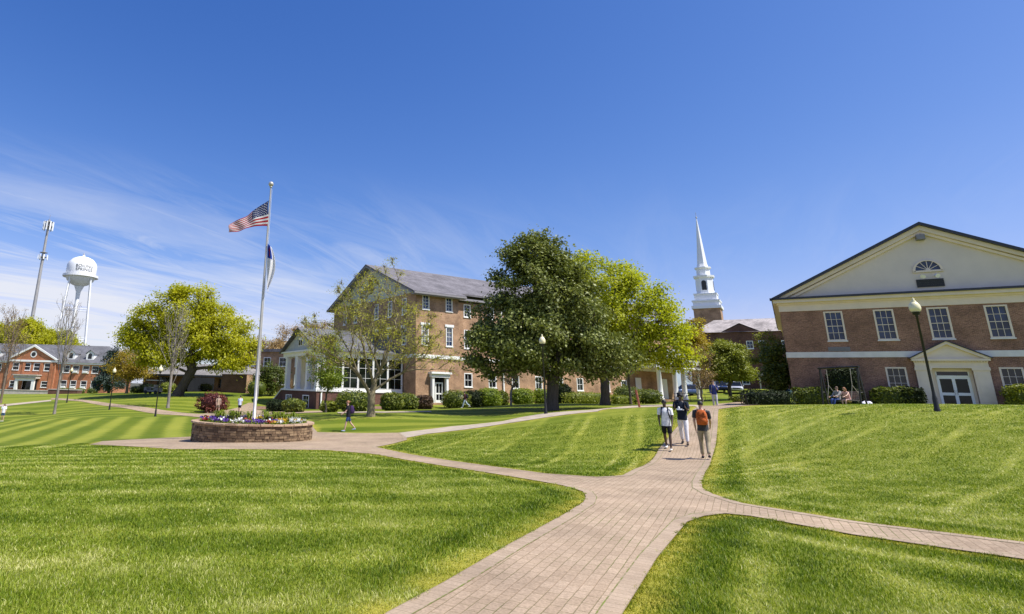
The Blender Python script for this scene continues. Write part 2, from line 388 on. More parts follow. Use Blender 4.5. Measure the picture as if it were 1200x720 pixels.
# ------------------------------------------------------------------ three-storey brick residence (left of the big trees)
def residence():
    t = thing('residence_hall', 'three-storey orange brick residence hall with long grey roof behind the big trees', 'building', (6.287, 70, .184), rz_of((.883, .469)))
    L, W = 48.5, 22.6; F = FR(); PV = 6.25; F2 = FR(1.1); G = LF(0)
    h1 = [(.78, 1.78, 6.72, 9.0), (4.3, 5.3, 6.72, 9.0), (.9, 1.9, 10.9, 12.6), (4.3, 5.3, 10.9, 12.6), (2.35, 4.05, .2, 3.05)]
    b = MB(); wall(b, F, 0, PV, -1.6, 12.75, h1)
    xs = [8.4, 12.2, 16.0, 20.0, 23.8, 27.6, 32.9, 36.5]
    h2 = [(x - .62, x + .62, 2.1, 3.75) for x in xs] + [(x - .55, x + .55, z, z + h) for x in xs[:1] + [12.2, 16, 20, 23.8, 27.6, 32.9, 36.5, 41, 45] for z, h in ((6.72, 2.28), (10.6, 1.6))]
    wall(b, F2, PV, L, -1.6, 12.4, h2); b.add([(PV, 0, -1.6), (PV, 1.1, -1.6), (PV, 1.1, 12.75), (PV, 0, 12.75)], [(0, 1, 2, 3)])
    gh = [(g - .5, g + .5, z, z + 2) for g in (15.5, 18.8) for z in (2.2, 6.8, 10.4)] + [(g - .5, g + .5, z, z + 2) for g in (2.6, 6.0, 9.5) for z in (6.8, 10.4)]
    wall(b, G, 0, W, -1.6, 12.9, gh); wall(b, RT(L), 1.1, W, -1.6, 12.4)
    b.build('wall', 'brick_orange', t)
    for i, h in enumerate(h1[:4]): window(t, F, (h[0] + h[1]) / 2, h[2], h[3], h[1] - h[0], 2, 4, 'white_paint', lintel=.3 if h[2] < 9 else None)
    for h in h2: window(t, F2, (h[0] + h[1]) / 2, h[2], h[3], h[1] - h[0], 2, 2 if h[2] < 5 else 4, 'white_paint', 'glass_dark')
    for h in gh: window(t, G, (h[0] + h[1]) / 2, h[2], h[3], 1.0, 2, 4, 'white_paint', 'glass_dark', lintel=.3 if 6 < h[2] < 7 else None)
    b = MB(); b.mbox(F, -.06, PV + .06, .002, .06, 5.2, 5.62); b.mbox(F2, PV + .07, L, .002, .06, 5.2, 5.62); b.mbox(G, 0, W, .002, .06, 5.2, 5.62); b.build('band_course', 'white_paint', t)
    # roof
    zr, ze = 18.0, 12.85; b = MB()
    def slope(x0, x1, ya, za, th=.22):
        for sg in (1, -1):
            P = [(ya, za), (W / 2, zr)] if sg > 0 else [(W - ya, za), (W / 2, zr)]
            vs = []
            for x in (x0, x1):
                for y, z in P: vs += [(x, y, z), (x, y, z - th)]
            b.add(vs, [(0, 4, 6, 2), (1, 3, 7, 5), (0, 1, 5, 4), (0, 2, 3, 1), (4, 5, 7, 6)] if sg > 0 else [(0, 2, 6, 4), (1, 5, 7, 3), (0, 4, 5, 1), (0, 1, 3, 2), (4, 6, 7, 5)])
    sl = (zr - ze) / (W / 2 + .9)
    slope(-.9, 6.8, -.9, ze); slope(6.801, L + .6, .4, ze + sl * 1.3 - .02)
    b.build('roof', 'roof_grey', t)
    b = MB(); b.mbox(F, -.85, 6.75, .3, .88, 12.45, 12.62); b.mbox(F2, 6.76, L + .5, .1, .68, 12.55, 12.8); b.mbox(F, -.85, 6.75, .88, 1.02, 12.55, 12.75); b.build('eaves', 'vent_grey', t)
    b = MB(); b.prism([(.2, 12.9), (W - .2, 12.9), (W / 2, zr - .25)], G, -.2, -.02); b.build('gable', 'siding', t)
    b = MB(); b.mbox(G, W / 2 - .55, W / 2 + .55, -.019, .03, 14.0, 15.9); b.build('louvre', 'louvre', t)
    b = MB()
    for sg in (-1, 1):
        P = [(W / 2, zr - .02), (W / 2 + sg * (W / 2 + .9), ze - .0), (W / 2 + sg * (W / 2 + .5), ze - .25), (W / 2, zr - .42)]
        b.prism(P[::sg], G, -.02, .88)
    b.build('bargeboard', 'vent_grey', t)
    # side door
    d = t
    b = MB(); b.mbox(F, 2.05, 2.35, .002, .4, .2, 3.05); b.mbox(F, 4.05, 4.35, .002, .4, .2, 3.05); b.mbox(F, 1.9, 4.5, .002, .5, 3.05, 3.45); b.mbox(F, 1.75, 4.65, .002, .7, 3.45, 3.68); b.build('door_surround', 'white_paint', d)
    b = MB(); b.mbox(F, 2.75, 2.9, -.13, -.06, .2, 2.5); b.mbox(F, 3.7, 3.85, -.13, -.06, .2, 2.5); b.mbox(F, 2.9, 3.7, -.13, -.06, .2, .5); b.mbox(F, 2.9, 3.7, -.13, -.06, 2.35, 2.5); b.mbox(F, 2.9, 3.7, -.13, -.06, 1.15, 1.3); b.mbox(F, 3.27, 3.33, -.13, -.07, .5, 2.35)
    o = b.build('door', 'white_paint', d)
    b = MB(); b.mbox(F, 2.9, 3.7, -.125, -.11, .5, 2.35); b.build('pane', 'glass_dark', o)
    b = MB(); b.tube([(3.63, .04, 1.2), (3.63, .04, 1.5)], .03); b.build('handle', 'silver', o)
    b = MB(); b.mbox(F, 2.35, 4.05, -.139, -.128, 2.5, 3.05); b.mbox(F, 2.35, 2.75, -.139, -.128, .2, 2.5); b.mbox(F, 3.85, 4.05, -.139, -.128, .2, 2.5); b.build('transom', 'glass_dark', d)
    # downspouts
    for x, M2 in ((6.6, F2), (13.9, F2), (21.9, F2)):
        b = MB(); b.mbox(M2, x - .08, x + .08, .07, .2, -.6, 12.3); b.build('downspout', 'white_paint' if x > 7 else 'brick_brown', t)
    # end portico with white columns
    p = t
    b = MB(); b.box(38.2, L, -3.2, 1.0, -1.5, 1.25); b.build('porch_floor', 'brick_orange', p)
    for x in (39.2, 42.6, 44.6, 47.9):
        b = MB(); b.lathe([(.42, 0), (.42, .12), (.34, .18), (.34, 1.5), (.29, 4.1), (.38, 4.18), (.38, 4.3)], (x, -2.7, 1.252), 16); b.build('column', 'white_paint', p)
    b = MB(); b.box(38.1, L + .1, -3.25, 1.0, 5.56, 6.15); b.box(37.9, L + .3, -3.45, 1.0, 6.15, 6.35); b.build('entablature', 'white_paint', p)
    b = MB(); b.prism([(37.8, 6.36), (L + .4, 6.36), (43.2, 8.3)], FR(-3.3), -4, 0); b.build('pediment', 'siding', p)
    for x in (39.6, 45.5):
        b = MB(); b.mbox(F2, x - .6, x + .6, .02, .08, 1.3, 4.2); b.build('porch_door', 'white_paint', p)
residence()

# ------------------------------------------------------------------ small white-columned porch house
def porch_house():
    t = thing('porch_house', 'white-columned porch house on a brick basement with a glazed sunroom', 'building', (-4.793, 67, -.574), rz_of((.883, .469)))
    W, L = 10.7, 11.0; G = LF(0); F = FR()
    b = MB(); wall(b, G, 0, W, -1.6, 1.88, [(2.0, 3.9, -.1, 1.45), (7.2, 9.2, .75, 1.4)]); wall(b, F, 0, L, -1.6, 1.88); b.add([(0, W, -1.6), (L, W, -1.6), (L, W, 1.88), (0, W, 1.88)], [(3, 2, 1, 0)]); b.build('basement_wall', 'brick_brown', t)
    b = MB(); b.mbox(G, -.1, W + .1, -2.4, .12, 1.882, 2.06); b.mbox(F, .0, L, -2.4, .1, 1.884, 2.06); b.build('porch_floor', 'white_paint', t)
    for h in ((2.0, 3.9, -.1, 1.45), (7.2, 9.2, .75, 1.4)): window(t, G, (h[0] + h[1]) / 2, h[2], h[3], h[1] - h[0], 2, 3, 'white_paint', 'glass_room', sill=False)
    for g in (.55, 3.25, 6.4, 9.75):
        b = MB(); b.box(.0, .62, g - .34, g + .34, 2.062, 2.25); b.box(.05, .57, g - .28, g + .28, 2.25, 5.65); b.box(-.02, .64, g - .36, g + .36, 5.65, 5.85); b.build('column', 'white_paint', t)
    b = MB(); b.box(-.05, L, -.02, W + .05, 5.852, 6.3); b.box(-.3, L, -.3, W + .3, 6.3, 6.48); b.build('entablature', 'white_paint', t)
    b = MB(); b.prism([(-.1, 6.482), (W + .1, 6.482), (W / 2, 8.95)], G, -.3, -.02); b.build('gable', 'siding', t)
    b = MB(); o = [(W / 2 + .62 * math.cos(a), 7.35 + .75 * math.sin(a)) for a in np.linspace(math.pi, 0, 12)]; b.prism([(W / 2 - .62, 7.0), (W / 2 + .62, 7.0)] + o[::-1], G, -.019, .03)
    f = b.build('fan_window', 'white_paint', t)
    b = MB()
    for k in (-1, 1): b.prism([(W / 2 + k * .29 - .22, 7.08), (W / 2 + k * .29 + .22, 7.08), (W / 2 + k * .29 + .22, 7.7), (W / 2 + k * .29 - .22, 7.7)], G, .031, .04)
    b.build('pane', 'glass_dark', f)
    b = MB(); zr = 9.2; sl = (zr - 6.4) / (W / 2 + .5)
    for y0, sg in ((-.5, 1), (W + .5, -1)):
        vs = [(x, y, z - dz) for x in (-.5, L) for y, z in ((y0, 6.4), (W / 2, zr)) for dz in (0, .14)]
        b.add(vs, [(0, 4, 6, 2), (1, 3, 7, 5), (0, 1, 5, 4), (0, 2, 3, 1), (4, 5, 7, 6)] if sg > 0 else [(0, 2, 6, 4), (1, 5, 7, 3), (0, 4, 5, 1), (0, 1, 3, 2), (4, 6, 7, 5)])
    b.build('roof', 'roof_slate', t)
    # porch back wall with tall windows
    G2 = LF(2.4); hs = [(g - .8, g + .8, 2.3, 5.0) for g in (1.8, 4.7, 7.9)]
    b = MB(); wall(b, G2, .3, W, 2.06, 5.85, hs); b.build('porch_wall', 'cream', t)
    for h in hs: window(t, G2, (h[0] + h[1]) / 2, h[2], h[3], 1.6, 2, 4, 'white_paint', 'glass_dark', sill=False)
    # sunroom front
    hs = [(1.22 + k * 1.95, 3.08 + k * 1.95, 2.3, 5.72) for k in range(5)]
    b = MB(); wall(b, F, .62, L, 2.06, 5.85, hs, .1); b.build('sunroom_wall', 'white_paint', t)
    for h in hs: window(t, F, (h[0] + h[1]) / 2, h[2], h[3], 1.86, 2, 3, 'white_paint', 'glass_room', .06, sill=False, mun=.035)
    b = MB(); b.mbox(F, .45, .6, .05, .18, -.5, 1.8); b.build('downspout', 'white_paint', t)
    b = MB(); b.prism([(W + .02, -1.2), (W + 3.4, -1.2), (W + 3.4, .5), (W + 2.4, .75), (W + .02, 1.95)], G, -.4, -.02); b.build('stair_wall', 'brick_brown', t)
    b = MB(); b.prism([(W + .02, 1.952), (W + 2.4, .752), (W + 3.4, .502), (W + 3.4, .66), (W + 2.4, .92), (W + .02, 2.1)][::-1], G, -.48, .06); b.build('stair_coping', 'white_paint', t)
    b = MB(); b.prism([(2.6, -1.2), (5.2, -1.2), (5.2, .2), (3.6, 1.84), (2.6, 1.84)], F, .3, .75); b.build('stair_cheek', 'concrete', t)
    b = MB()
    for k in range(8): b.mbox(F, 3.1 + k * .28, 3.38 + k * .28, .752, 2.0, -1.2, 1.7 - k * .24)
    b.build('steps', 'concrete', t)
porch_house()

# ------------------------------------------------------------------ red brick hall, far left
def red_hall():
    t = thing('red_hall', 'orange-red brick two-storey hall with white-trimmed pediment, slate roof and two dormers', 'building', (-71.945, 136, -1.165), R(-.6))
    F = FR(0); F2 = FR(-.6); xe = 15.6; xw = -34
    def hh(c, z, w=1.5, h=1.6): return (c - w / 2, c + w / 2, z, z + h)
    pv2 = [hh(-4.75, 4.85), hh(-2.2, 4.85), hh(-.05, 4.85), hh(2.3, 4.85)]; pv1 = [hh(-4.75, 1.2, 1.5, 1.4), hh(2.2, 1.3, 1.5, 1.3)]
    mr2 = [hh(x, 4.6) for x in (6.3, 8.4, 10.65, 12.75)]; mr1 = [hh(x, 1.25, 1.4, 1.7) for x in (6.15, 8.3, 10.6, 12.9)]
    ml2 = [hh(x, 4.6) for x in (-9, -12, -15)]; ml1 = [hh(x, 1.25, 1.4, 1.7) for x in (-9, -12, -15)]
    b = MB(); wall(b, F2, -6.3, 4.0, -1.5, 6.7, pv2 + pv1 + [(-2.75, .65, -.2, 2.95)]); wall(b, F, 4.0, xe, -1.5, 6.4, mr1 + mr2); wall(b, F, xw, -6.3, -1.5, 6.4, ml1 + ml2)
    wall(b, RT(xe), 0, 14, -1.5, 6.4); b.add([(4.0, -.6, -1.5), (4.0, 0, -1.5), (4.0, 0, 6.7), (4.0, -.6, 6.7)], [(0, 1, 2, 3)]); b.build('wall', 'brick_red', t)
    for h in pv2 + pv1: window(t, F2, (h[0] + h[1]) / 2, h[2], h[3], h[1] - h[0], 1, 2, 'white_paint', 'glass_dark', .09, mun=.06)
    for h in mr1 + mr2 + ml1 + ml2: window(t, F, (h[0] + h[1]) / 2, h[2], h[3], h[1] - h[0], 1, 2, 'white_paint', 'glass_dark', .09, mun=.06)
    for h in mr2[1:3] + mr1:
        b = MB(); c = (h[0] + h[1]) / 2; b.mbox(F, c - .5, c + .5, .1, .5, h[2] + .05, h[2] + .5); b.build('air_conditioner', 'white_paint', t)
    b = MB(); b.mbox(F2, -6.5, 4.2, -.2, .2, 6.7, 7.1); b.mbox(F, 4.21, xe + .3, .0, .35, 6.4, 6.75); b.mbox(F, xw, -6.51, .0, .35, 6.4, 6.75); b.build('cornice', 'white_paint', t)
    for a in (-2.95, .95, 3.2, -5.9):
        b = MB(); b.mbox(F2, a - .28, a + .28, .002, .12, .2, 6.69); b.build('pilaster', 'brick_red', t)
    b = MB(); b.prism([(-6.5, 7.1), (4.2, 7.1), (-1.15, 10.0)], F2, -.15, .1); b.build('pediment', 'brick_red', t)
    b = MB()
    for sg in (-1, 1): b.prism([(-1.15, 10.45), (-1.15 + sg * 5.75, 7.25), (-1.15 + sg * 5.3, 7.12), (-1.15, 9.98)][::sg], F2, .102, .4)
    b.build('pediment_trim', 'white_paint', t)
    ov = lambda r: [(-1.15 + r * math.cos(a), 8.35 + r * math.sin(a)) for a in np.linspace(0, 2 * math.pi, 20)[:-1]]
    b = MB(); b.prism(ov(.72), F2, .102, .16); f = b.build('round_window', 'white_paint', t); b = MB(); b.prism(ov(.48), F2, .161, .18); b.build('pane', 'glass_dark', f)
    b = MB(); ze = 6.75; zr = 11.0; D = 15
    b.add([(xw, -.5, ze), (xe + .5, -.5, ze), (xe + .5, D, ze), (xw, D, ze), (xw, D / 2, zr), (12.0, D / 2, zr)], [(0, 1, 5, 4), (1, 2, 5), (2, 3, 4, 5)])
    b.add([(-6.6, -1.0, 7.2), (-1.15, -1.0, 10.4), (-1.15, 6.5, 10.4), (-6.6, .6, 7.2)], [(0, 1, 2, 3)]); b.add([(4.3, -1.0, 7.2), (-1.15, -1.0, 10.4), (-1.15, 6.5, 10.4), (4.3, .6, 7.2)], [(3, 2, 1, 0)])
    b.build('roof', 'roof_slate', t)
    for x in (6.4, 10.7, -10.5):
        d = MB(); d.box(x - .85, x + .85, 1.0, 4.5, 7.5, 8.9); d.prism([(x - .85, 8.9), (x + .85, 8.9), (x, 9.6)], FR(1.0), -3, 0); o = d.build('dormer', 'white_paint', t)
        d = MB(); d.prism([(x - .42, 7.75), (x + .42, 7.75)] + [(x + .42 * math.cos(a), 8.55 + .42 * math.sin(a)) for a in np.linspace(0, math.pi, 8)], FR(1.0), .002, .03); d.build('pane', 'glass_dark', o)
        d = MB()
        for sg in (-1, 1): d.add([(x, .8, 9.72), (x + sg * 1.1, .8, 8.82), (x + sg * 1.1, 5, 8.82), (x, 5, 9.72)], [(0, 1, 2, 3)][::1] if sg < 0 else [(3, 2, 1, 0)])
        d.build('dormer_roof', 'roof_slate', o)
    b = MB(); b.box(-3.7, 1.2, -2.6, -.62, 3.1, 3.75); b.box(-3.9, 1.4, -2.8, -.62, 3.75, 3.95); b.build('porch_roof', 'concrete', t)
    for x in (-3.1, .55):
        b = MB(); b.box(x - .3, x + .3, -2.4, -1.9, -.5, 3.1); b.build('porch_pillar', 'white_paint', t)
    b = MB(); b.box(-2.8, .25, -2.35, -2.1, 2.6, 3.099); b.build('porch_beam', 'white_paint', t)
    b = MB(); b.mbox(F2, -2.7, .6, -.12, -.1, -.2, 2.9); b.build('doorway', 'glass_dark', t)
red_hall()

# ------------------------------------------------------------------ low brown service building with a screening wall
def low_block():
    x, y, z = spot(225, 96); t = thing('service_building', 'low dark brown brick building with a grey hipped roof beneath the spreading oak', 'building', (x, y, z), R(-14))
    b = MB(); holes = [(-6.5, -4.0, -.1, 2.1), (-1.5, 3.5, -.1, 2.2), (4.2, 5.6, .7, 2.0)]; F = FR(); wall(b, F, -9, 9.5, -1, 2.5, holes, .4); wall(b, LF(-9), 0, 9, -1, 2.5); wall(b, RT(9.5), 0, 9, -1, 2.5); b.build('wall', 'brick_brown', t)
    for h in holes: b = MB(); b.mbox(F, h[0], h[1], -.42, -.401, h[2], h[3]); b.build('doorway' if h[2] < 0 else 'window', 'glass_dark', t)
    b = MB(); b.add([(-10, -1, 2.5), (10.5, -1, 2.5), (10.5, 10, 2.5), (-10, 10, 2.5), (-5.5, 4.5, 4.4), (6, 4.5, 4.4)], [(0, 1, 5, 4), (1, 2, 5), (2, 3, 4, 5), (3, 0, 4), (3, 2, 1, 0)]); b.build('roof', 'roof_weathered', t)
    b = MB(); b.box(-10.02, 10.52, -1.1, -1.002, 2.3, 2.55); b.build('fascia', 'gutter', t)
    x, y, z = spot(287, 88); t = thing('screen_wall', 'tall brown brick screening wall with sunlight coloured into its end beside the grey-roofed building', 'wall', (x, y, z), R(-37))
    b = MB(); b.box(-5.4, 0, 0, .4, -1, 2.55); b.build('brickwork', 'brick_brown', t); b = MB(); b.box(-.4, 0, .401, 1.2, -1, 2.55); b.box(.001, .05, -.02, 1.2, -1, 2.54); b.build('sunlit_return', 'brick_orange', t)  # same wall, its end in lighter orange brick to paint the sunlight there
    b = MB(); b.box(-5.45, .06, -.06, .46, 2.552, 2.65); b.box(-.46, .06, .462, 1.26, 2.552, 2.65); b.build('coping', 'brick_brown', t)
    x, y, z = spot(318, 104); t = thing('flat_roofed_building', 'orange-brown brick flat-roofed building between the flagpole and the porch house', 'building', (x, y, z), R(-20))
    b = MB(); hs = [(a, a + 1.4, 1.2, 2.9) for a in (-5, -2, 1, 4)] + [(a, a + 1.4, 4.2, 5.7) for a in (-5, -2, 1, 4)]; wall(b, F, -7, 9, -1, 6.6, hs); wall(b, LF(-7), 0, 12, -1, 6.6); wall(b, RT(9), 0, 12, -1, 6.6); b.build('wall', 'brick_orange', t)
    for h in hs: window(t, F, (h[0] + h[1]) / 2, h[2], h[3], 1.4, 2, 2, 'white_paint', 'glass_dark')
    b = MB(); b.box(-7.4, 9.4, -.4, 12.4, 6.6, 7.1); b.build('roof', 'roof_grey', t)
low_block()

# ------------------------------------------------------------------ chapel with steeple
def chapel():
    t = thing('chapel', 'dark brick chapel with a tall white steeple and needle spire', 'building', (70.306, 115, 3.596), rz_of((.8175, -.576)))
    F = FR(); x0, x1 = -5.9, 22
    hs = [(4.95, 6.2, 7.4, 8.85), (3.0, 4.1, 7.4, 8.85), (-1.5, -.4, .9, 2.4), (1.5, 2.7, .9, 2.4), (8.5, 9.8, 7.4, 8.85), (12, 13.3, 7.4, 8.85)]
    b = MB(); wall(b, F, x0, x1, -2, 10.6, hs); wall(b, LF(x0), 0, 12, -2, 10.6); wall(b, RT(x1), 0, 12, -2, 10.6)
    b.prism([(-.6, 10.6), (5.2, 10.6), (2.3, 12.0)], F, -3, .25); b.build('wall', 'brick_brown', t)
    for h in hs: window(t, F, (h[0] + h[1]) / 2, h[2], h[3], h[1] - h[0], 2, 2, 'white_paint', 'glass_blue')
    b = MB(); b.add([(x0 - .3, -.4, 10.55), (x1, -.4, 10.55), (x1, 6, 13.6), (x0 + 3.6, 6, 13.6), (x0 - .3, 12.4, 10.55), (x1, 12.4, 10.55)], [(0, 1, 2, 3), (3, 2, 5, 4), (0, 3, 4)])
    b.add([(-.9, -.3, 10.62), (2.3, -.3, 12.2), (2.3, 4.5, 12.2), (-.9, .6, 10.62)], [(0, 1, 2, 3)]); b.add([(5.5, -.3, 10.62), (2.3, -.3, 12.2), (2.3, 4.5, 12.2), (5.5, .6, 10.62)], [(3, 2, 1, 0)])
    b.build('roof', 'roof_tan', t)
    b = MB(); b.box(4.2, 7.2, -2.5, 0, 2.3, 2.9); b.box(4.3, 4.5, -2.4, -2.2, -1, 2.3); b.box(6.9, 7.1, -2.4, -2.2, -1, 2.3); b.build('door_canopy', 'concrete', t)
    # steeple stands behind the nave wall
    w = np.array([79.3 + 2.6 + 0.0, 140, 0]); d = np.array([.8175, -.576]); q = w[:2] - np.array([70.306, 115]); lx, ly = q @ d, q @ np.array([.576, .8175]); zb = 3.838 - 3.596
    s = thing('steeple', None, None, (lx, ly, zb)); s.parent = t
    k8 = math.pi / 8 * 1
    b = MB(); b.box(-2.75, 2.75, -2.75, 2.75, -6, 18.2); b.build('brick_tower', 'brick_orange', s)
    b = MB(); b.box(-3.05, 3.05, -3.05, 3.05, 18.202, 18.9); b.box(-2.7, 2.7, -2.7, 2.7, 18.9, 19.9); b.box(-2.9, 2.9, -2.9, 2.9, 19.9, 20.2); b.box(-2.3, 2.3, -2.3, 2.3, 20.2, 21.6); b.box(-2.45, 2.45, -2.45, 2.45, 21.6, 21.85); b.build('white_base', 'tower_white', s)
    b = MB(); b.lathe([(2.15, 21.852), (2.15, 22.1), (1.95, 22.15), (1.95, 25.6), (2.3, 25.8), (2.35, 26.25)], k=8, smooth=False, rot=k8)
    b.build('belfry', 'tower_white', s)
    for j in range(0, 8, 2):
        a = -math.pi / 2 + j * math.pi / 4; ca, sa = math.cos(a), math.sin(a); r = 1.95 * math.cos(math.pi / 8)
        m = lambda s_, n, z: ((r + n) * ca - s_ * sa, (r + n) * sa + s_ * ca, z)
        b = MB(); b.prism([(-.5, 22.7), (.5, 22.7)] + [(.5 * math.cos(q), 24.5 + .5 * math.sin(q)) for q in np.linspace(0, math.pi, 8)], m, .002, .05); b.build('louvre', 'louvre', s)
    b = MB(); b.lathe([(1.5, 26.252), (1.5, 27.9), (1.85, 28.1), (1.85, 28.35)], k=8, smooth=False, rot=k8); b.build('lantern', 'tower_white', s)
    b = MB(); b.lathe([(1.35, 28.352), (1.1, 29.2), (.1, 40.6)], k=8, smooth=False, rot=k8); b.build('spire', 'tower_white', s)
    b = MB(); b.lathe([(.06, 40.5), (.05, 42.3)], k=6); b.ball((0, 0, 41.0), .2); b.build('finial', 'silver', s)
chapel()

# ------------------------------------------------------------------ water tower and phone mast
def water_tower():
    X, Y, Z = -118.926 - 1.9, 250, 10.667; zb = tz(X, Y)
    t = thing('water_tower', 'white water tower with a domed tank on splayed legs above the red hall', 'water tower', (X, Y, zb)); o = Z - zb
    b = MB(); b.lathe([(0.9, 29.6), (3.4, 30.6), (5.2, 32.2), (5.95, 33.8), (5.95, 38.6), (5.4, 40.0), (4.2, 41.4), (2.4, 42.3), (.5, 42.7), (.5, 43.3), (0, 43.4)], (0, 0, o), 40); b.build('tank', 'tower_white', t)
    b = MB(); b.lathe([(5.96, 33.6), (7.0, 33.6), (7.0, 34.5), (6.9, 34.5), (6.9, 33.75), (5.96, 33.75)], (0, 0, o), 40, False); b.build('catwalk', 'tower_white', t)
    b = MB(); b.lathe([(.75, -o), (.75, 24), (.95, 27.5), (1.9, 29.8)], (0, 0, o), 20); b.build('riser_pipe', 'tower_white', t)
    for j in range(4):
        a = 2 * math.pi * (j + .5) / 4 + .45; c, s = math.cos(a), math.sin(a)
        b = MB(); b.tube([(9.2 * c, 9.2 * s, -.3), (5.6 * c, 5.6 * s, o + 34)], .36, 10); b.build('leg', 'tower_white', t)
    for z in (o + 20, o + 8):
        r = 5.6 + (9.2 - 5.6) * (1 - z / (o + 34)); P = [(r * math.cos(2 * math.pi * (j + .5) / 4 + .45), r * math.sin(2 * math.pi * (j + .5) / 4 + .45), z) for j in range(5)]
        b = MB()
        for i in range(4): b.tube([P[i], P[i + 1]], .14, 6)
        b.build('strut', 'tower_white', t)
    b = MB(); b.lathe([(.25, 43.3), (.3, 44.0), (.0, 44.2)], (0, 0, o), 8); b.build('vent_cap', 'tower_grey', t)
    for txt, z in (('BOILING', 37.2), ('SPRINGS', 35.7)):
        cu = bpy.data.curves.new('lettering', 'FONT'); cu.body = txt; cu.size = 1.75; cu.align_x = 'CENTER'; cu.space_character = 1.05; cu.extrude = .02
        ob = bpy.data.objects.new('lettering', cu); COL.objects.link(ob); bpy.context.view_layer.update()
        me = bpy.data.meshes.new_from_object(ob.evaluated_get(bpy.context.evaluated_depsgraph_get())); bpy.data.objects.remove(ob)
        a0 = -math.pi / 2 + .62
        for v in me.vertices:
            a = a0 + v.co.x / 6.0; r = 5.98 + v.co.z; v.co = (r * math.cos(a), r * math.sin(a), o + z + v.co.y)
        link('lettering', me, 'louvre', t)
water_tower()
def mast():
    X, Y, Z = -110.645, 200, 21.874; zb = tz(X, Y)
    t = thing('phone_mast', 'slim grey phone mast carrying two rings of antenna panels', 'mast', (X, Y, zb)); o = Z - zb
    b = MB(); b.lathe([(.75, -.3), (.36, o + 34)], k=14); b.build('pole', 'tower_grey', t)
    for z, r in ((o + 31.5, 1.35), (o + 20.6, 1.25)):
        b = MB(); b.lathe([(r - .06, -.06), (r + .06, 0), (r - .06, .06)], (0, 0, z), 12)
        b.lathe([(r - .06, -.06), (r + .06, 0), (r - .06, .06)], (0, 0, z + (1.6 if z > 40 else .5)), 12)
        for j in range(3): a = j * 2.094; b.tube([(0, 0, z), (r * math.cos(a), r * math.sin(a), z)], .06, 6)
        b.build('antenna_ring', 'tower_grey', t)
        for j in range(9 if z > o + 25 else 7):
            a = j * 2 * math.pi / (9 if z > o + 25 else 7); h = 1.35 if z > o + 25 else .8
            b = MB(); c, s = math.cos(a), math.sin(a); m = lambda p, n, zz: ((r + .12 + n) * c - p * s, (r + .12 + n) * s + p * c, zz)
            b.mbox(m, -.2, .2, 0, .2, z - h, z + h * (1.3 if z > o + 25 else 1)); b.build('antenna', 'tower_white', t)
    b = MB(); b.tube([(0, 0, o + 34), (0, 0, o + 35.8)], .05, 6); b.build('lightning_rod', 'tower_grey', t)
mast()
# ------------------------------------------------------------------ people
def skin_mesh(name, chains, mat, parent, sub=1):
    """chains: lists of (co, radius); a chain may start with an index tuple ('j', chain, k) to join an earlier joint"""
    vs, es, rs, idx, roots = [], [], [], [], []
    for ch in chains:
        ids = []
        for it in ch:
            if it[0] == 'j': ids.append(idx[it[1]][it[2]]); continue
            if not ids: roots.append(len(vs))
            vs.append(tuple(it[0])); r = it[1]; rs.append(r if hasattr(r, '__len__') else (r, r)); ids.append(len(vs) - 1)
        es += [(ids[i], ids[i + 1]) for i in range(len(ids) - 1)]; idx.append(ids)
    me = bpy.data.meshes.new(name); me.from_pydata(vs, es, []); o = bpy.data.objects.new(name, me); COL.objects.link(o)
    md = o.modifiers.new('skin', 'SKIN'); md.use_smooth_shade = True
    if not me.skin_vertices: me.attributes
    sv = me.skin_vertices[0].data
    for i, r in enumerate(rs): sv[i].radius = r; sv[i].use_root = i in roots
    s = o.modifiers.new('sub', 'SUBSURF'); s.levels = sub; s.render_levels = sub
    bpy.context.view_layer.update(); dg = bpy.context.evaluated_depsgraph_get()
    m2 = bpy.data.meshes.new_from_object(o.evaluated_get(dg)); bpy.data.objects.remove(o); bpy.data.meshes.remove(me)
    m2.name = name; m2.polygons.foreach_set('use_smooth', [True] * len(m2.polygons)); m2.materials.clear()
    return link(name, m2, mat, parent)
CLOTH = {}
def cloth(c):
    k = 'cloth_%d_%d_%d' % tuple(int(x * 255) for x in c)
    if k not in MATS: plain(k, c, .85, .18, 14, 0, .2)
    return k
plain('skin_dark', (.075,.042,.028), .5, .1, 20); plain('skin_light', (.52,.33,.25), .5, .1, 20)
plain('hair_black', (.012,.01,.01), .6, .3, 30); plain('hair_brown', (.10,.055,.03), .6, .3, 30); plain('hair_auburn', (.25,.11,.05), .6, .3, 30); plain('hair_fair', (.32,.2,.1), .6, .3, 30)
def V3(*a): return Vector(a)
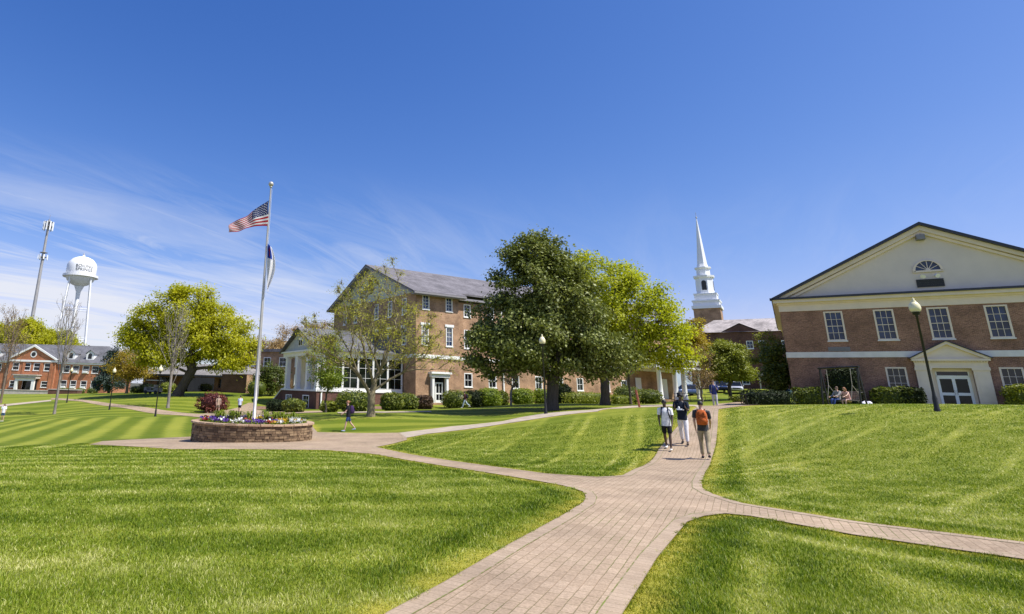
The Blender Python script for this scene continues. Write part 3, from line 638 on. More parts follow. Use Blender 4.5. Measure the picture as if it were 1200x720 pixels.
def person(label, loc, head, H=1.76, skin='skin_light', hair='hair_brown', hairstyle='short', top=(.5,.5,.5), sleeve='short', low=(.1,.1,.1), lowlen='long',
           shoes=(.7,.7,.7), swing=.5, arms=((.35, .3), (-.35, .4)), pack=None, seated=False, look=0, lean=.04, group=None, fat=1.0, socks=None):
    """head: world direction the person faces (x, y); arms: (forward angle, elbow bend) of left and right arm; swing: stride (left leg forward)"""
    t = thing('person', label, 'person', loc, math.atan2(-head[0], head[1]), group); k = H / 1.77
    def P(x, y, z): return Vector((x * k, y * k, z * k))
    hipz = .93 if not seated else .52
    def up(x, y, z): return P(x, y + (z - .93) * lean, z - .93 + hipz)        # upper-body point, leaning slightly
    legs = []
    for sx, ph in ((-1, swing), (1, -swing)):
        hip = P(sx * .095, 0, hipz - .02)
        if seated:
            kn = P(sx * .12, .42, hipz + .0); an = P(sx * .12, .46 + .1 * ph, .09)
        else:
            a = ph * .55; bend = .10 + (.5 * abs(ph) if ph < 0 else .08 * ph)
            kn = hip + P(0, .43 * math.sin(a), -.43 * math.cos(a)); a2 = a - bend
            an = kn + P(0, .42 * math.sin(a2), -.42 * math.cos(a2))
        legs.append((hip, kn, an, ph))
    zmin = min(l[2].z for l in legs) - .075 * k
    dz = -zmin if not seated else 0
    D = Vector((0, 0, dz)); legs = [(a + D, b + D, c + D, p) for a, b, c, p in legs]
    U = lambda *a: up(*a) + D
    sh, armj = [], []
    for sx, (fa, eb) in ((-1, arms[0]), (1, arms[1])):
        s = U(sx * .19, 0, 1.42); out = .13
        el = s + P(sx * .29 * math.sin(out), .29 * math.sin(fa) * math.cos(out), -.29 * math.cos(fa) * math.cos(out)); f2 = fa + eb
        wr = el + P(-sx * .05 * min(1, eb), .25 * math.sin(f2), -.25 * math.cos(f2)); f3 = f2 + .12
        pm = wr + P(-sx * .01, .085 * math.sin(f3), -.085 * math.cos(f3)); armj.append((s, el, wr, pm, f3, sx)); sh.append(s)
    pel = P(0, 0, hipz + .02) + D
    f = fat
    body = [[(pel, (.145 * k * f, .11 * k * f)), (U(0, 0, 1.10), (.125 * k * f, .095 * k * f)), (U(0, .01, 1.28), (.15 * k * f, .105 * k * f)), (U(0, 0, 1.42), (.10 * k, .08 * k)), (U(0, .012, 1.50), .052 * k),
             (U(0, .035, 1.575), (.058 * k, .066 * k)), (U(0, .03, 1.655), (.073 * k, .09 * k)), (U(0, .022, 1.725), (.05 * k, .065 * k))]]
    for s, el, wr, pm, f3, sx in armj:
        body.append([('j', 0, 3), (s, .058 * k), (el, .04 * k), (wr, (.03 * k, .024 * k)), (pm, (.036 * k, .016 * k))])
    for hip, kn, an, ph in legs:
        toe = an + P(0, .13, -.045); body.append([('j', 0, 0), (hip + Vector((0, 0, -.04 * k)), .088 * k), (hip.lerp(kn, .5), .075 * k), (kn, .053 * k), (kn.lerp(an, .35), .054 * k), (an, .036 * k), (toe, (.035 * k, .022 * k))])
    for s, el, wr, pm, f3, sx in armj:                                       # five fingers per hand
        d = (pm - wr).normalized(); side = Vector((0, math.cos(f3), math.sin(f3)))
        for q, ln in ((-1.5, .055), (-.5, .07), (.5, .075), (1.5, .066)):
            b0 = pm + side * (q * .019 * k) - d * .01 * k; b1 = b0 + d * ln * .55 * k; b2 = b1 + (d + Vector((-sx * .5, 0, 0))).normalized() * ln * .5 * k
            body.append([(b0, .0085 * k), (b1, .008 * k), (b2, .0065 * k)])
        b0 = wr.lerp(pm, .35) + side * .025 * k; body.append([(b0, .010 * k), (b0 + (side * .8 + d * .5) * .04 * k, .0095 * k), (b0 + (side * .75 + d * 1.3) * .055 * k, .008 * k)])
    hc = U(0, .03, 1.655)
    body.append([(hc + P(0, .085, -.0), .012 * k), (hc + P(0, .118, -.03), .013 * k)])          # nose
    for sx in (-1, 1): body.append([(hc + P(sx * .07, -.005, .012), (.008 * k, .018 * k)), (hc + P(sx * .084, -.012, -.018), (.006 * k, .014 * k))])
    skin_mesh('body', body, skin, t)
    b = MB()
    for sx in (-1, 1): b.ball(hc + P(sx * .031, .084, .012), (.013 * k, .008 * k, .009 * k), 8, 5)
    b.ball(hc + P(0, .088, -.062), (.022 * k, .008 * k, .006 * k), 8, 5)
    b.build('face', 'hair_black', t)
    # hair
    b = MB(); vs, fs = [], []; nn = 12; mm = 8
    top_r = {'short': 1.0, 'long': 1.03, 'curly': 1.22, 'bun': 1.02}[hairstyle]
    for i in range(mm + 1):
        for j in range(nn):
            a = math.pi * .5 - (math.pi * .62) * i / mm; th = 2 * math.pi * j / nn; fr = max(0, math.sin(th)) ** 1.5
            a = max(a, .35 * fr + -.9 * (1 - fr)) if fr > .25 else a
            vs.append(hc + P(.083 * top_r * math.cos(a) * math.cos(th), (.097 * math.cos(a) * math.sin(th) - .012) * top_r, .022 + .098 * math.sin(a) * top_r))
    fs = [(i * nn + j, (i + 1) * nn + j, (i + 1) * nn + (j + 1) % nn, i * nn + (j + 1) % nn) for i in range(mm) for j in range(nn)]
    b.add(vs, fs, True)
    if hairstyle == 'curly':
        rr = random.Random(3)
        for _ in range(46):
            th = rr.random() * 6.28; a = rr.uniform(-.1, 1.5); 
            if math.sin(th) > .3 and a < .5: continue
            b.ball(hc + P(.092 * math.cos(a) * math.cos(th), .1 * math.cos(a) * math.sin(th) - .01, .03 + .105 * math.sin(a)), rr.uniform(.02, .032) * k, 6, 4)
    if hairstyle == 'long': b.tube([hc + P(0, -.06, .05), hc + P(0, -.09, -.06), hc + P(0, -.095, -.18), hc + P(0, -.09, -.30)], [.07 * k, .085 * k, .085 * k, .04 * k], 10)
    if hairstyle == 'bun': b.ball(hc + P(0, -.11, .05), .05 * k)
    b.build('hair', hair, t)
    # shirt
    hz = -.11 if not seated else -.03; b = MB(); vs = []; n = 18
    rings = [(pel + P(0, 0, hz), .168 * f, .128 * f), (pel + P(0, 0, .01), .160 * f, .124 * f), (U(0, 0, 1.10), .148 * f, .116 * f), (U(0, .01, 1.27), .178 * f, .124 * f), (U(0, .005, 1.37), .182 * f, .112), (U(0, 0, 1.435), .130, .088), (U(0, .005, 1.485), .066, .062)]
    for c, rx, ry in rings:
        for j in range(n):
            th = 2 * math.pi * j / n; cx, sy = math.cos(th), math.sin(th); w = 1 + .02 * math.sin(5 * th + c.z * 9)
            vs.append(c + P(rx * w * math.copysign(abs(cx) ** .8, cx), ry * w * math.copysign(abs(sy) ** .8, sy), 0))
    b.add(vs, [(i * n + j, i * n + (j + 1) % n, (i + 1) * n + (j + 1) % n, (i + 1) * n + j) for i in range(len(rings) - 1) for j in range(n)], True)
    for s, el, wr, pm, f3, sx in armj:
        i_ = s + P(-sx * .06, 0, .005)
        if sleeve == 'short': b.tube([i_, s, s.lerp(el, .3), s.lerp(el, .68)], [.07 * k, .069 * k, .064 * k, .062 * k], 12)
        elif sleeve == 'long': b.tube([i_, s, s.lerp(el, .5), el, el.lerp(wr, .5), el.lerp(wr, .94)], [.075 * k, .074 * k, .065 * k, .056 * k, .05 * k, .042 * k], 12)
        else: b.tube([i_, s.lerp(el, .06)], [.066 * k, .062 * k], 12)
    b.build('shirt', cloth(top), t)
    # trousers, shorts or skirt
    ch = [[(pel + P(0, 0, .10), (.138 * k * f, .106 * k * f)), (pel + P(0, 0, -.0), (.152 * k * f, .116 * k * f))]]
    for hip, kn, an, ph in legs:
        c = [('j', 0, 1), (hip + Vector((0, 0, -.05 * k)), .102 * k * f), (hip.lerp(kn, .55), .093 * k)]
        if lowlen == 'long': c += [(kn, .073 * k), (kn.lerp(an, .5), .066 * k), (kn.lerp(an, .96), .058 * k)]
        else: c += [(hip.lerp(kn, .88), .088 * k)]
        ch.append(c)
    skin_mesh('trousers' if lowlen == 'long' else 'shorts', ch, cloth(low), t)
    for hip, kn, an, ph in legs:
        tl = -.25 if (ph < 0 and not seated) else (.12 if not seated else 0)
        h = an + P(0, -.045, -.04); o = skin_mesh('shoe', [[(h, (.042 * k, .034 * k)), (an + P(0, .04, -.04), (.046 * k, .036 * k)), (an + P(0, .13, -.045 + .12 * tl * .6), (.05 * k, .028 * k)), (an + P(0, .20, -.052 + .2 * tl * .6), (.036 * k, .02 * k))]], cloth(shoes), t)
        if socks: 
            b = MB(); b.tube([an + P(0, 0, -.03), an.lerp(kn, .42)], [.042 * k, .058 * k], 10); b.build('sock', cloth(socks), t)
    if pack:
        c0 = U(0, -.2, 1.26); b = MB(); vs = []
        prof = [(-.23, .13, .09), (-.2, .155, .12), (-.05, .165, .13), (.1, .155, .12), (.19, .12, .10), (.23, .06, .05)]
        for z, rx, ry in prof:
            for j in range(16):
                th = 2 * math.pi * j / 16; ce, si = math.cos(th), math.sin(th); e = .55
                vs.append(c0 + P(rx * math.copysign(abs(ce) ** e, ce), ry * math.copysign(abs(si) ** e, si) , z))
        b.add(vs, [(i * 16 + j, i * 16 + (j + 1) % 16, (i + 1) * 16 + (j + 1) % 16, (i + 1) * 16 + j) for i in range(5) for j in range(16)], True); b.add(vs[:16], [tuple(range(15, -1, -1))]); b.add(vs[-16:], [tuple(range(16))])
        b.ball(c0 + P(0, -.125, -.09), (.12 * k, .05 * k, .10 * k)); bp = b.build('backpack', cloth(pack), t)
        b = MB(); dk = cloth(tuple(x * .45 for x in pack)); b.tube([c0 + P(-.13, -.10, .02), c0 + P(-.07, -.135, .06), c0 + P(.07, -.135, .06), c0 + P(.13, -.10, .02)], .009 * k, 5); b.tube([c0 + P(-.1, -.125, -.02), c0 + P(0, -.172, .0), c0 + P(.1, -.125, -.02)], .009 * k, 5); b.tube([c0 + P(-.06, -.12, .17), c0 + P(-.085, -.125, .08)], .012 * k, 5); b.tube([c0 + P(.06, -.12, .17), c0 + P(.085, -.125, .08)], .012 * k, 5); b.build('zip', dk, bp)
        b = MB()
        for sx in (-1, 1): b.tube([c0 + P(sx * .09, .08, .2), U(sx * .105, -.02, 1.505), U(sx * .11, .10, 1.42), U(sx * .125, .135, 1.28), U(sx * .15, .06, 1.12), c0 + P(sx * .12, .08, -.15)], .02 * k, 6)
        b.tube([c0 + P(-.03, -.0, .22), c0 + P(0, -.02, .27), c0 + P(.03, 0, .22)], .012 * k, 6)
        b.build('strap', cloth(tuple(x * .3 for x in pack)), bp)
    return t, armj, U, k
def people():
    # three on the main path
    x, y, z = spot(778, 22.1); person('person in white T-shirt and black shorts with bare legs on the brick path', (x, y, z + .012), (-.52, -.85), 1.71, 'skin_dark', 'hair_black', 'short', (.78,.77,.78), 'short', (.015,.015,.02), 'short', (.75,.75,.72), .5, ((.15, .35), (.0, .3)), (.03,.04,.08), lean=.02)
    t, aj, U, k = None, None, None, None
    x, y, z = spot(797.5, 22.6); t, aj, U, k = person('person with curly black hair in black T-shirt and white trousers, hands raised at chest', (x, y, z + .012), (-.54, -.84), 1.80, 'skin_dark', 'hair_black', 'curly', (.014,.02,.035), 'short', (.74,.72,.76), 'long', (.02,.02,.025), .42, ((.45, 1.5), (.5, 1.55)), (.02,.03,.06), lean=.02)
    o = MB(); c = (aj[0][3] + aj[1][3]) / 2 + Vector((0, .05, -.03)); o.box(c.x - .12, c.x + .10, c.y - .03, c.y + .10, c.z - .10, c.z - .075); o.box(c.x - .07, c.x + .11, c.y - .02, c.y + .08, c.z - .074, c.z - .05); o.ball((c.x + .03, c.y + .05, c.z - .02), (.035, .035, .05), 8, 6); q = o.build('white_bundle', cloth((.8, .8, .8)))
    q.matrix_world = Matrix.Translation(t.location) @ Matrix.Rotation(t.rotation_euler.z, 4, 'Z'); tag(q, 'white folded bundle held by the curly-haired person on the path', 'bundle')
    x, y, z = spot(820, 20.0); person('person seen from behind with an orange backpack and khaki trousers', (x, y, z + .012), (.50, .87), 1.77, 'skin_light', 'hair_black', 'short', (.045,.047,.055), 'short', (.34,.28,.19), 'long', (.03,.03,.035), .45, ((-.15, .3), (.3, .5)), (.42,.10,.025), lean=.05)
    x, y, z = spot(838, 42.8); person('person in navy hooded top and pale grey trousers where the path bends', (x, y, z + .012), (-.45, -.9), 1.80, 'skin_light', 'hair_brown', 'short', (.03,.045,.16), 'long', (.45,.46,.50), 'long', (.03,.03,.03), .25, ((.3, 1.5), (.1, .3)), (.55,.57,.6), lean=.0)
    x, y, z = spot(409, 35.5); person('person in black T-shirt, denim shorts and purple backpack walking past the flower bed', (x, y, z + .014), (-1, -.15), 1.70, 'skin_light', 'hair_auburn', 'bun', (.014,.014,.02), 'short', (.045,.075,.20), 'short', (.25,.35,.6), .62, ((.55, .35), (-.25, .2)), (.045,.022,.08), lean=.05, fat=1.12)
    x, y, z = spot(545, 60.5); person('person in dark maroon top and pale jeans striding across the lawn by the brick residence', (x, y, z), (-1, .1), 1.62, 'skin_light', 'hair_black', 'short', (.07,.02,.03), 'short', (.42,.50,.62), 'long', (.6,.6,.6), .8, ((.4, .8), (-.5, .3)), (.02,.02,.03))
    x, y, z = spot(6.5, 63.6); person('person in white top and blue shorts standing on the lawn before the red hall', (x, y, z), (.3, -.95), 1.72, 'skin_light', 'hair_brown', 'long', (.76,.78,.82), 'short', (.06,.13,.30), 'short', (.8,.8,.8), .15, ((.1, .4), (.0, .3)), None)
    x, y, z = spot(256, 60.5); person('person in tan shirt and shorts with a blue bag beside the dark red maple', (x, y, z + .01), (.5, -.85), 1.70, 'skin_light', 'hair_fair', 'short', (.40,.30,.22), 'short', (.25,.20,.15), 'short', (.6,.5,.4), .4, ((.2, .4), (.0, .3)), (.05,.08,.25))
    x, y, z = spot(281.5, 60); person('person in pale blue top and black shorts on the path behind the flagpole bed', (x, y, z + .01), (.1, 1), 1.68, 'skin_light', 'hair_black', 'bun', (.55,.62,.80), 'short', (.02,.02,.03), 'short', (.7,.7,.7), .3, ((.1, .2), (-.1, .2)), None)
    x, y, z = spot(881, 62); person('person in dark blue coat standing beyond the dark hedge near the parked cars', (x, y, z), (.9, -.3), 1.75, 'skin_light', 'hair_auburn', 'short', (.02,.03,.08), 'long', (.03,.03,.05), 'long', (.02,.02,.02), .15, ((.2, .3), (.1, .3)), None)
    x, y, z = spot(905, 60); person('person in tan coat beside the dark tree at the corner of the purple-brown hall', (x, y, z), (-.6, -.8), 1.68, 'skin_light', 'hair_fair', 'long', (.42,.30,.18), 'long', (.2,.15,.1), 'long', (.2,.1,.05), .15, ((.2, .3), (.1, .3)), None)

# ------------------------------------------------------------------ lamps, flag, swing and other furniture
def lamp(u, Y, H, label):
    x, y, z = spot(u, Y); s = H / 4.3
    t = thing('street_lamp', label, 'street lamp', (x, y, z - .03), 0, 'black post-top lamps along the paths')
    b = MB(); b.lathe([(.10, 0), (.10, .1), (.08, .16), (.075, .5), (.055, .62), (.048, .75)], k=14); b.build('lamp_base', 'dark_metal', t)
    b = MB(); b.lathe([(.05, .75), (.036, 3.55 * s), (.05, 3.56 * s), (.05, 3.62 * s)], k=12); b.build('post', 'dark_metal', t)
    b = MB(); z0 = 3.62 * s; b.lathe([(.05, z0), (.13, z0 + .03), (.10, z0 + .08), (.16, z0 + .12)], k=14); b.build('globe_collar', 'dark_metal', t)
    b = MB(); b.lathe([(.12, z0 + .121), (.17, z0 + .19), (.185, z0 + .28), (.165, z0 + .39), (.11, z0 + .49), (.06, z0 + .53)], k=18); b.build('globe', 'globe', t)
    b = MB(); b.lathe([(.07, z0 + .53), (.075, z0 + .56), (.03, z0 + .6), (.045, z0 + .64), (0, z0 + .69)], k=10); b.build('finial', 'globe', t)
def furniture():
    lamp(1096, 23.0, 4.3, 'nearest black lamp post with cream globe, before the cream-gabled brick hall')
    lamp(639, 34.5, 4.45, 'black lamp post in front of the dark evergreen magnolia trunk')
    lamp(184, 52.7, 4.3, 'black lamp post beside the thin grey tree and spreading oak')
    lamp(129.5, 64.2, 4.3, 'black lamp post between the spruce and the lawn, right of the red hall')
    lamp(78.5, 76.2, 4.3, 'black lamp post in front of the windows of the red hall')
    # flagpole with two flags
    x, y, z = BED[0], BED[1], BED[2]
    t = thing('flagpole', 'tall silver flagpole rising from the round stone flower bed', 'flagpole', (x, y, z))
    b = MB(); b.lathe([(.15, .5), (.15, .62), (.082, .66), (.078, 4), (.038, 12.65)], k=16); b.build('pole', 'silver', t)
    b = MB(); b.ball((0, 0, 12.86), .14, 16, 10); b.lathe([(.045, 12.65), (.075, 12.67), (.075, 12.71), (.03, 12.73)], k=12); b.build('finial', 'silver', t)
    b = MB(); b.tube([(.115, -.05, 1.7), (.08, -.04, 12.55)], .008, 5); b.build('halyard', 'white_paint', t)
    def flagmat():
        m, tr, bs = nt('flag_cloth'); a = N(tr, 'ShaderNodeAttribute', attribute_name='cloth_colour'); tr.links.new(a.outputs['Color'], bs.inputs['Base Color']); bs.inputs['Roughness'].default_value = .75
        tl = N(tr, 'ShaderNodeBsdfTranslucent'); tr.links.new(a.outputs['Color'], tl.inputs['Color']); mx = N(tr, 'ShaderNodeMixShader', Fac=.5); tr.links.new(bs.outputs[0], mx.inputs[1]); tr.links.new(tl.outputs[0], mx.inputs[2]); tr.links.new(mx.outputs[0], tr.nodes['Material Output'].inputs[0]); MATS['flag_cloth'] = m
    flagmat()
    def cloth_grid(nu, nv, fpos, fcol):
        vs = [fpos(i / nu, j / nv) for j in range(nv + 1) for i in range(nu + 1)]; fs = [(j * (nu + 1) + i, j * (nu + 1) + i + 1, (j + 1) * (nu + 1) + i + 1, (j + 1) * (nu + 1) + i) for j in range(nv) for i in range(nu)]
        me = bpy.data.meshes.new('flag'); me.from_pydata(vs, [], fs); at_ = me.attributes.new('cloth_colour', 'FLOAT_COLOR', 'CORNER'); cols = []
        for j in range(nv):
            for i in range(nu): cols += list((*fcol((i + .5) / nu, (j + .5) / nv), 1)) * 4
        at_.data.foreach_set('color', cols); me.polygons.foreach_set('use_smooth', [True] * len(me.polygons)); o = link('flag', me, 'flag_cloth')
        s = o.modifiers.new('thick', 'SOLIDIFY'); s.thickness = .006
        return o
    red, wh, bl = (.60, .02, .04), (.88, .87, .87), (.025, .045, .18)
    def col(u, v):
        if u < .4 and v > 6 / 13:
            gu, gv = u / .4 * 12, (v - 6 / 13) / (7 / 13) * 10; ru, rv = round(gu), round(gv)
            if 1 <= ru <= 11 and 1 <= rv <= 9 and (ru + rv) % 2 == 0 and (gu - ru) ** 2 * 1.1 + (gv - rv) ** 2 < .11: return wh
            return bl
        return red if int(v * 13) % 2 == 0 else wh
    # blown out to the left with the fly corner drooping and gathered folds
    def pos(u, v):
        L = 2.25 * u; h = 1.42 * v
        bot = -.34 * u ** 1.4 + .05 * math.sin(6 * u); tp = 1.42 - 1.40 * u ** .95 + .05 * math.sin(8 * u) * u
        tp = max(tp, bot + .24); zz = bot + (tp - bot) * v
        fold = .16 * math.sin(10 * u + 2.6 * v) * min(1, u * 3) + .08 * math.sin(19 * u - 3 * v) * min(1, 2 * u)
        return (-L * .90 + .03 * math.sin(6 * v), fold * .4 - .10 * u, zz)
    f = cloth_grid(110, 65, pos, col); f.location = (x + .02 - .06, y - .06, z + 10.5); f.rotation_euler = (0, 0, R(-8))
    tag(f, 'stars and stripes flag blowing to the left near the top of the pole', 'flag')
    def col2(u, v):
        if v > .68 and u < .62:
            a, b_ = u / .62, (v - .68) / .32
            if abs(a - .5) < .1 and .15 < b_ < .85 or abs(b_ - .6) < .08 and .25 < a < .75: return (.45, .02, .03)
            return (.025, .09, .48)
        return (.82, .82, .84)
    def pos2(u, v):
        s = 1 - v; w = .52 * math.sin(math.pi * min(1, .12 + s * .95)) + .10
        return (.02 + w * u * .72 + .12 * s * s, .16 * math.sin(u * 9 + s * 2) * (.3 + s * .5), -2.35 * s - .22 * u * (1 - s) - .25 * u * u * s)
    f = cloth_grid(30, 60, pos2, col2); f.location = (x + .06, y - .1, z + 9.55); f.name = 'flag'
    tag(f, 'limp white flag with blue canton and red cross hanging low on the pole', 'flag')
    # swing
    x, y, z = spot(990, 39.2, 478)
    sw = thing('bench_swing', 'black metal frame swing with a hanging bench on the edge of the lawn', 'swing', (x, y, z))
    L = 1.55
    for sy in (-1, 1):
        b = MB(); b.tube([(-.2, sy * L, -.1), (0, sy * L, 2.5)], .055, 8); b.tube([(.2, sy * L, -.1), (0, sy * L, 2.5)], .055, 8); b.tube([(-.12, sy * L, .9), (.12, sy * L, .9)], .035, 6); b.build('end_frame', 'dark_metal', sw)
    b = MB(); b.tube([(0, -L - .15, 2.45), (0, L + .15, 2.45)], .065, 10); b.build('beam', 'dark_metal', sw)
    b = MB()
    for k in range(5): b.box(-.28 + k * .11, -.19 + k * .11, -.95, .95, .43, .46)
    for k in range(5): b.box(.27 + k * .02, .30 + k * .02, -.95, .95, .5 + k * .1, .58 + k * .1)
    for sy in (-.9, 0, .9): b.box(-.28, .3, sy - .03, sy + .03, .39, .428)
    for sy in (-.9, .9): b.box(.30, .40, sy - .02, sy + .02, .42, 1.0)
    b.build('bench_seat', 'bark_grey', sw)
    for sy in (-.97, .97):
        b = MB(); b.tube([(0, sy * 1.02, 2.45), (-.05, sy, 1.35), (-.26, sy, .45)], .014, 5); b.tube([(-.05, sy, 1.35), (.34, sy, .75)], .014, 5); b.build('rope', 'concrete', sw)
    zs = z - .06
    person('person in grey top and blue jeans sitting on the bench swing', (x + .02, y + .42, zs), (-1, -.15), 1.74, 'skin_light', 'hair_brown', 'short', (.25,.25,.24), 'long', (.05,.09,.28), 'long', (.8,.8,.8), .5, ((.75, .5), (.6, .6)), None, True, lean=-.02)
    person('person with long auburn hair in pink top leaning forward on the bench swing', (x + .02, y - .42, zs), (-1, -.25), 1.66, 'skin_light', 'hair_auburn', 'long', (.62,.36,.33), 'sleeveless', (.55,.40,.36), 'short', (.75,.72,.8), .3, ((.9, .3), (.9, .3)), None, True, lean=.35)
    x, y, z = spot(1014, 38.0); b = MB(); b.ball((0, 0, .17), (.30, .2, .18)); b.ball((-.2, -.08, .15), (.14, .15, .15)); b.ball((.15, -.1, .22), (.16, .12, .14)); b.tube([(-.1, 0, .32), (0, -.05, .42), (.12, 0, .33)], .02, 6)
    o = b.build('bag', cloth((.72, .70, .78))); o.location = (x, y, z - .02); tag(o, 'pale lilac bag lying on the grass beside the bench swing', 'bag')
    # leaning marker post
    x, y, z = spot(749, 44.9); o = MB(); o.tube([(0, 0, -.1), (-.17, 0, 1.22)], .075, 6, smooth=False); o = o.build('marker_post', 'wood_red'); o.location = (x, y, z); tag(o, 'faded red wooden marker post leaning in the lawn near the main path', 'post')
    # easel by the path
    x, y, z = spot(872.5, 43.5); t = thing('folding_stand', 'thin black folding stand with a small tray at the end of the dark hedge', 'stand', (x, y, z))
    for a in (-1, 1):
        for y0 in (-.15, .2): b = MB(); b.tube([(a * .18, y0, 0), (a * .12, 0, .9)], .018, 6); b.build('leg', 'dark_metal', t)
    b = MB(); b.box(-.25, .25, -.12, .12, .9, .94); b.build('tray', 'dark_metal', t)
    # handrail and low walls
    x, y, z = spot(815, 84); t = thing('handrail', 'black metal handrail beside the white-columned portico', 'handrail', (x, y, z), R(28))
    b = MB(); b.tube([(-4.5, 0, 1.0), (4, 0, 1.0)], .03, 6); b.tube([(-4.5, 0, .55), (4, 0, .55)], .022, 6); b.build('rail', 'dark_metal', t)
    for k in range(6): b = MB(); b.tube([(-4.4 + k * 1.66, 0, -.2), (-4.4 + k * 1.66, 0, 1.0)], .028, 6); b.build('baluster', 'dark_metal', t)
    x, y, z = spot(71, 118); t = thing('brick_planter', 'low brown brick planter box with a light cap before the red hall', 'planter', (x, y, z), 0)
    b = MB(); b.box(-2.7, 2.9, 0, 2, -.6, .75); b.build('planter_wall', 'brick_brown', t); b = MB(); b.box(-2.8, 3.0, -.08, 2.08, .752, .86); b.build('cap', 'concrete', t)
    x, y, z = spot(22, 124); o = MB(); o.box(-9, 5.5, 0, .5, -.8, .72); o.box(-9.1, 5.6, -.08, .58, .722, .86); o = o.build('retaining_wall', 'concrete'); o.location = (x, y, z); tag(o, 'low grey stone retaining wall below the red hall porch', 'wall')

# ------------------------------------------------------------------ vehicles
def car(label, loc, rz, colour, kind='suv', group='cars parked by the chapel'):
    t = thing('parked_car', label, 'car', loc, rz, group); nm = 'paint_%d_%d_%d' % tuple(int(c * 100) for c in colour)
    if nm not in MATS: plain(nm, colour, .25, .03, 1, .3)
    hz = 1.75 if kind == 'suv' else 1.45; b = MB()
    secs = [(-2.25, .45, .78, .78), (-2.15, .32, .98, .88), (-1.5, .28, 1.05, .92), (1.0, .28, 1.02, .92), (1.3, .28, 1.02, .92), (2.05, .34, .92, .87), (2.25, .48, .78, .78)]
    vs = []; n = 10
    for y, z0, z1, w in secs: vs += [(-w * .9, y, z0), (-w, y, z0 + .12), (-w, y, (z0 + z1) / 2), (-w * .97, y, z1 - .1), (-w * .82, y, z1), (w * .82, y, z1), (w * .97, y, z1 - .1), (w, y, (z0 + z1) / 2), (w, y, z0 + .12), (w * .9, y, z0)]
    b.add(vs, [(i * n + j, i * n + (j + 1) % n, (i + 1) * n + (j + 1) % n, (i + 1) * n + j) for i in range(len(secs) - 1) for j in range(n)][::1], True); b.add(vs[:n], [tuple(range(n))]); b.add(vs[-n:], [tuple(range(n - 1, -1, -1))])
    cab = [(-2.1 if kind == 'suv' else -1.6, 1.0, .78), (-1.75 if kind == 'suv' else -.95, hz - .08, .62), (-.2, hz, .64), (.35, hz - .08, .62), (1.15, 1.0, .78)]
    vs = [p for y, z, w in cab for p in ((-w, y, z), (w, y, z))]
    b.add(vs, [(2 * i, 2 * i + 2, 2 * i + 3, 2 * i + 1) for i in range(4)]); b.add(vs, [(0, 8, 6, 4, 2), (1, 3, 5, 7, 9)]); b.build('body', nm, t)
    def lerp(p, q, s): return tuple(p[i] + (q[i] - p[i]) * s for i in range(3))
    g = MB(); A, B_, C_, D_ = (-.74, 1.12, 1.03), (.74, 1.12, 1.03), (.6, .40, hz - .11), (-.6, .40, hz - .11); g.add([(p[0], p[1] + .03, p[2] + .02) for p in (A, B_, C_, D_)], [(0, 1, 2, 3)]); g.build('windscreen', 'glass_dark', t)
    y0, y1 = cab[0][0], cab[1][0]
    for sx in (-1, 1):
        g = MB(); g.add([(sx * .785, y0 + .25, 1.04), (sx * .785, .95, 1.04), (sx * .66, .38, hz - .12), (sx * .655, y1 + .1, hz - .14)], [(0, 1, 2, 3) if sx > 0 else (3, 2, 1, 0)]); g.build('side_window', 'glass_dark', t)
        g = MB(); g.ball((sx * .62, 2.13, .78), (.17, .1, .08)); g.build('headlight', 'white_paint', t)
        g = MB(); g.ball((sx * .95, .85, 1.08), (.09, .07, .07)); g.build('wing_mirror', nm, t)
        for wy in (-1.4, 1.42):
            g = MB(); g.tube([(sx * .70, wy, .34), (sx * .93, wy, .34)], .34, 18); w = g.build('wheel', 'rubber', t)
            g = MB(); g.tube([(sx * .925, wy, .34), (sx * .945, wy, .34)], .21, 14); g.build('rim', 'silver', w)
    g = MB(); g.box(-.45, .45, 2.16, 2.27, .6, .76); g.build('grille', 'louvre', t)
    return t
def vehicles():
    def face(x, y): return math.atan2(-(-x), -y) if False else math.atan2(x, -y)
    for u, Y, c, kd, lb, dr in ((865, 95, (.55,.56,.60), 'suv', 'silver sports utility car facing the lawn in front of the chapel', 0), (846, 99, (.03,.05,.12), 'suv', 'dark blue parked car half hidden behind the standing person', .2), (806, 97, (.04,.07,.16), 'suv', 'dark blue parked car just right of the white portico columns', -.9), (921, 80, (.10,.16,.14), 'sedan', 'dark green car half hidden by the tree at the corner of the brick hall', 1.4)):
        x, y, z = spot(u, Y); car(lb, (x, y, z), math.pi + math.atan2(-x, y) + dr, c, kd)
    x, y, z = spot(178, 86); t = thing('golf_cart', 'white-roofed golf cart parked by the low service building', 'golf cart', (x, y, z), R(75))
    b = MB(); b.box(-.55, .55, -1.1, 1.1, .3, .5); b.prism([(-1.1, .5), (-.35, .5), (-.35, .8), (-1.1, .85)], RT(0), -.55, .55); b.prism([(.65, .5), (1.15, .5), (1.1, .85), (.75, .95)], RT(0), -.55, .55); b.build('body', 'vent_grey', t)
    b = MB(); b.box(-.6, .6, -1.0, .9, 1.8, 1.88); b.build('roof', 'white_paint', t); b = MB(); b.box(-.5, .5, -.45, .1, .8, .92); b.box(-.5, .5, -.5, -.38, .92, 1.25); b.build('seat', 'concrete', t)
    for sx in (-.52, .52):
        for sy, q in ((-.9, -.9), (.75, 1.0)): b = MB(); b.tube([(sx, q, .8), (sx, sy, 1.8)], .025, 6); b.build('roof_post', 'dark_metal', t)
        for sy in (-.75, .8): b = MB(); b.tube([(sx - .09, sy, .24), (sx + .09, sy, .24)], .24, 14); b.build('wheel', 'rubber', t)
BED = (-5.12, 30.1, 0.0); BED = (BED[0], BED[1], float(at(297, 519, 27.2)[2]))
people(); furniture(); vehicles()
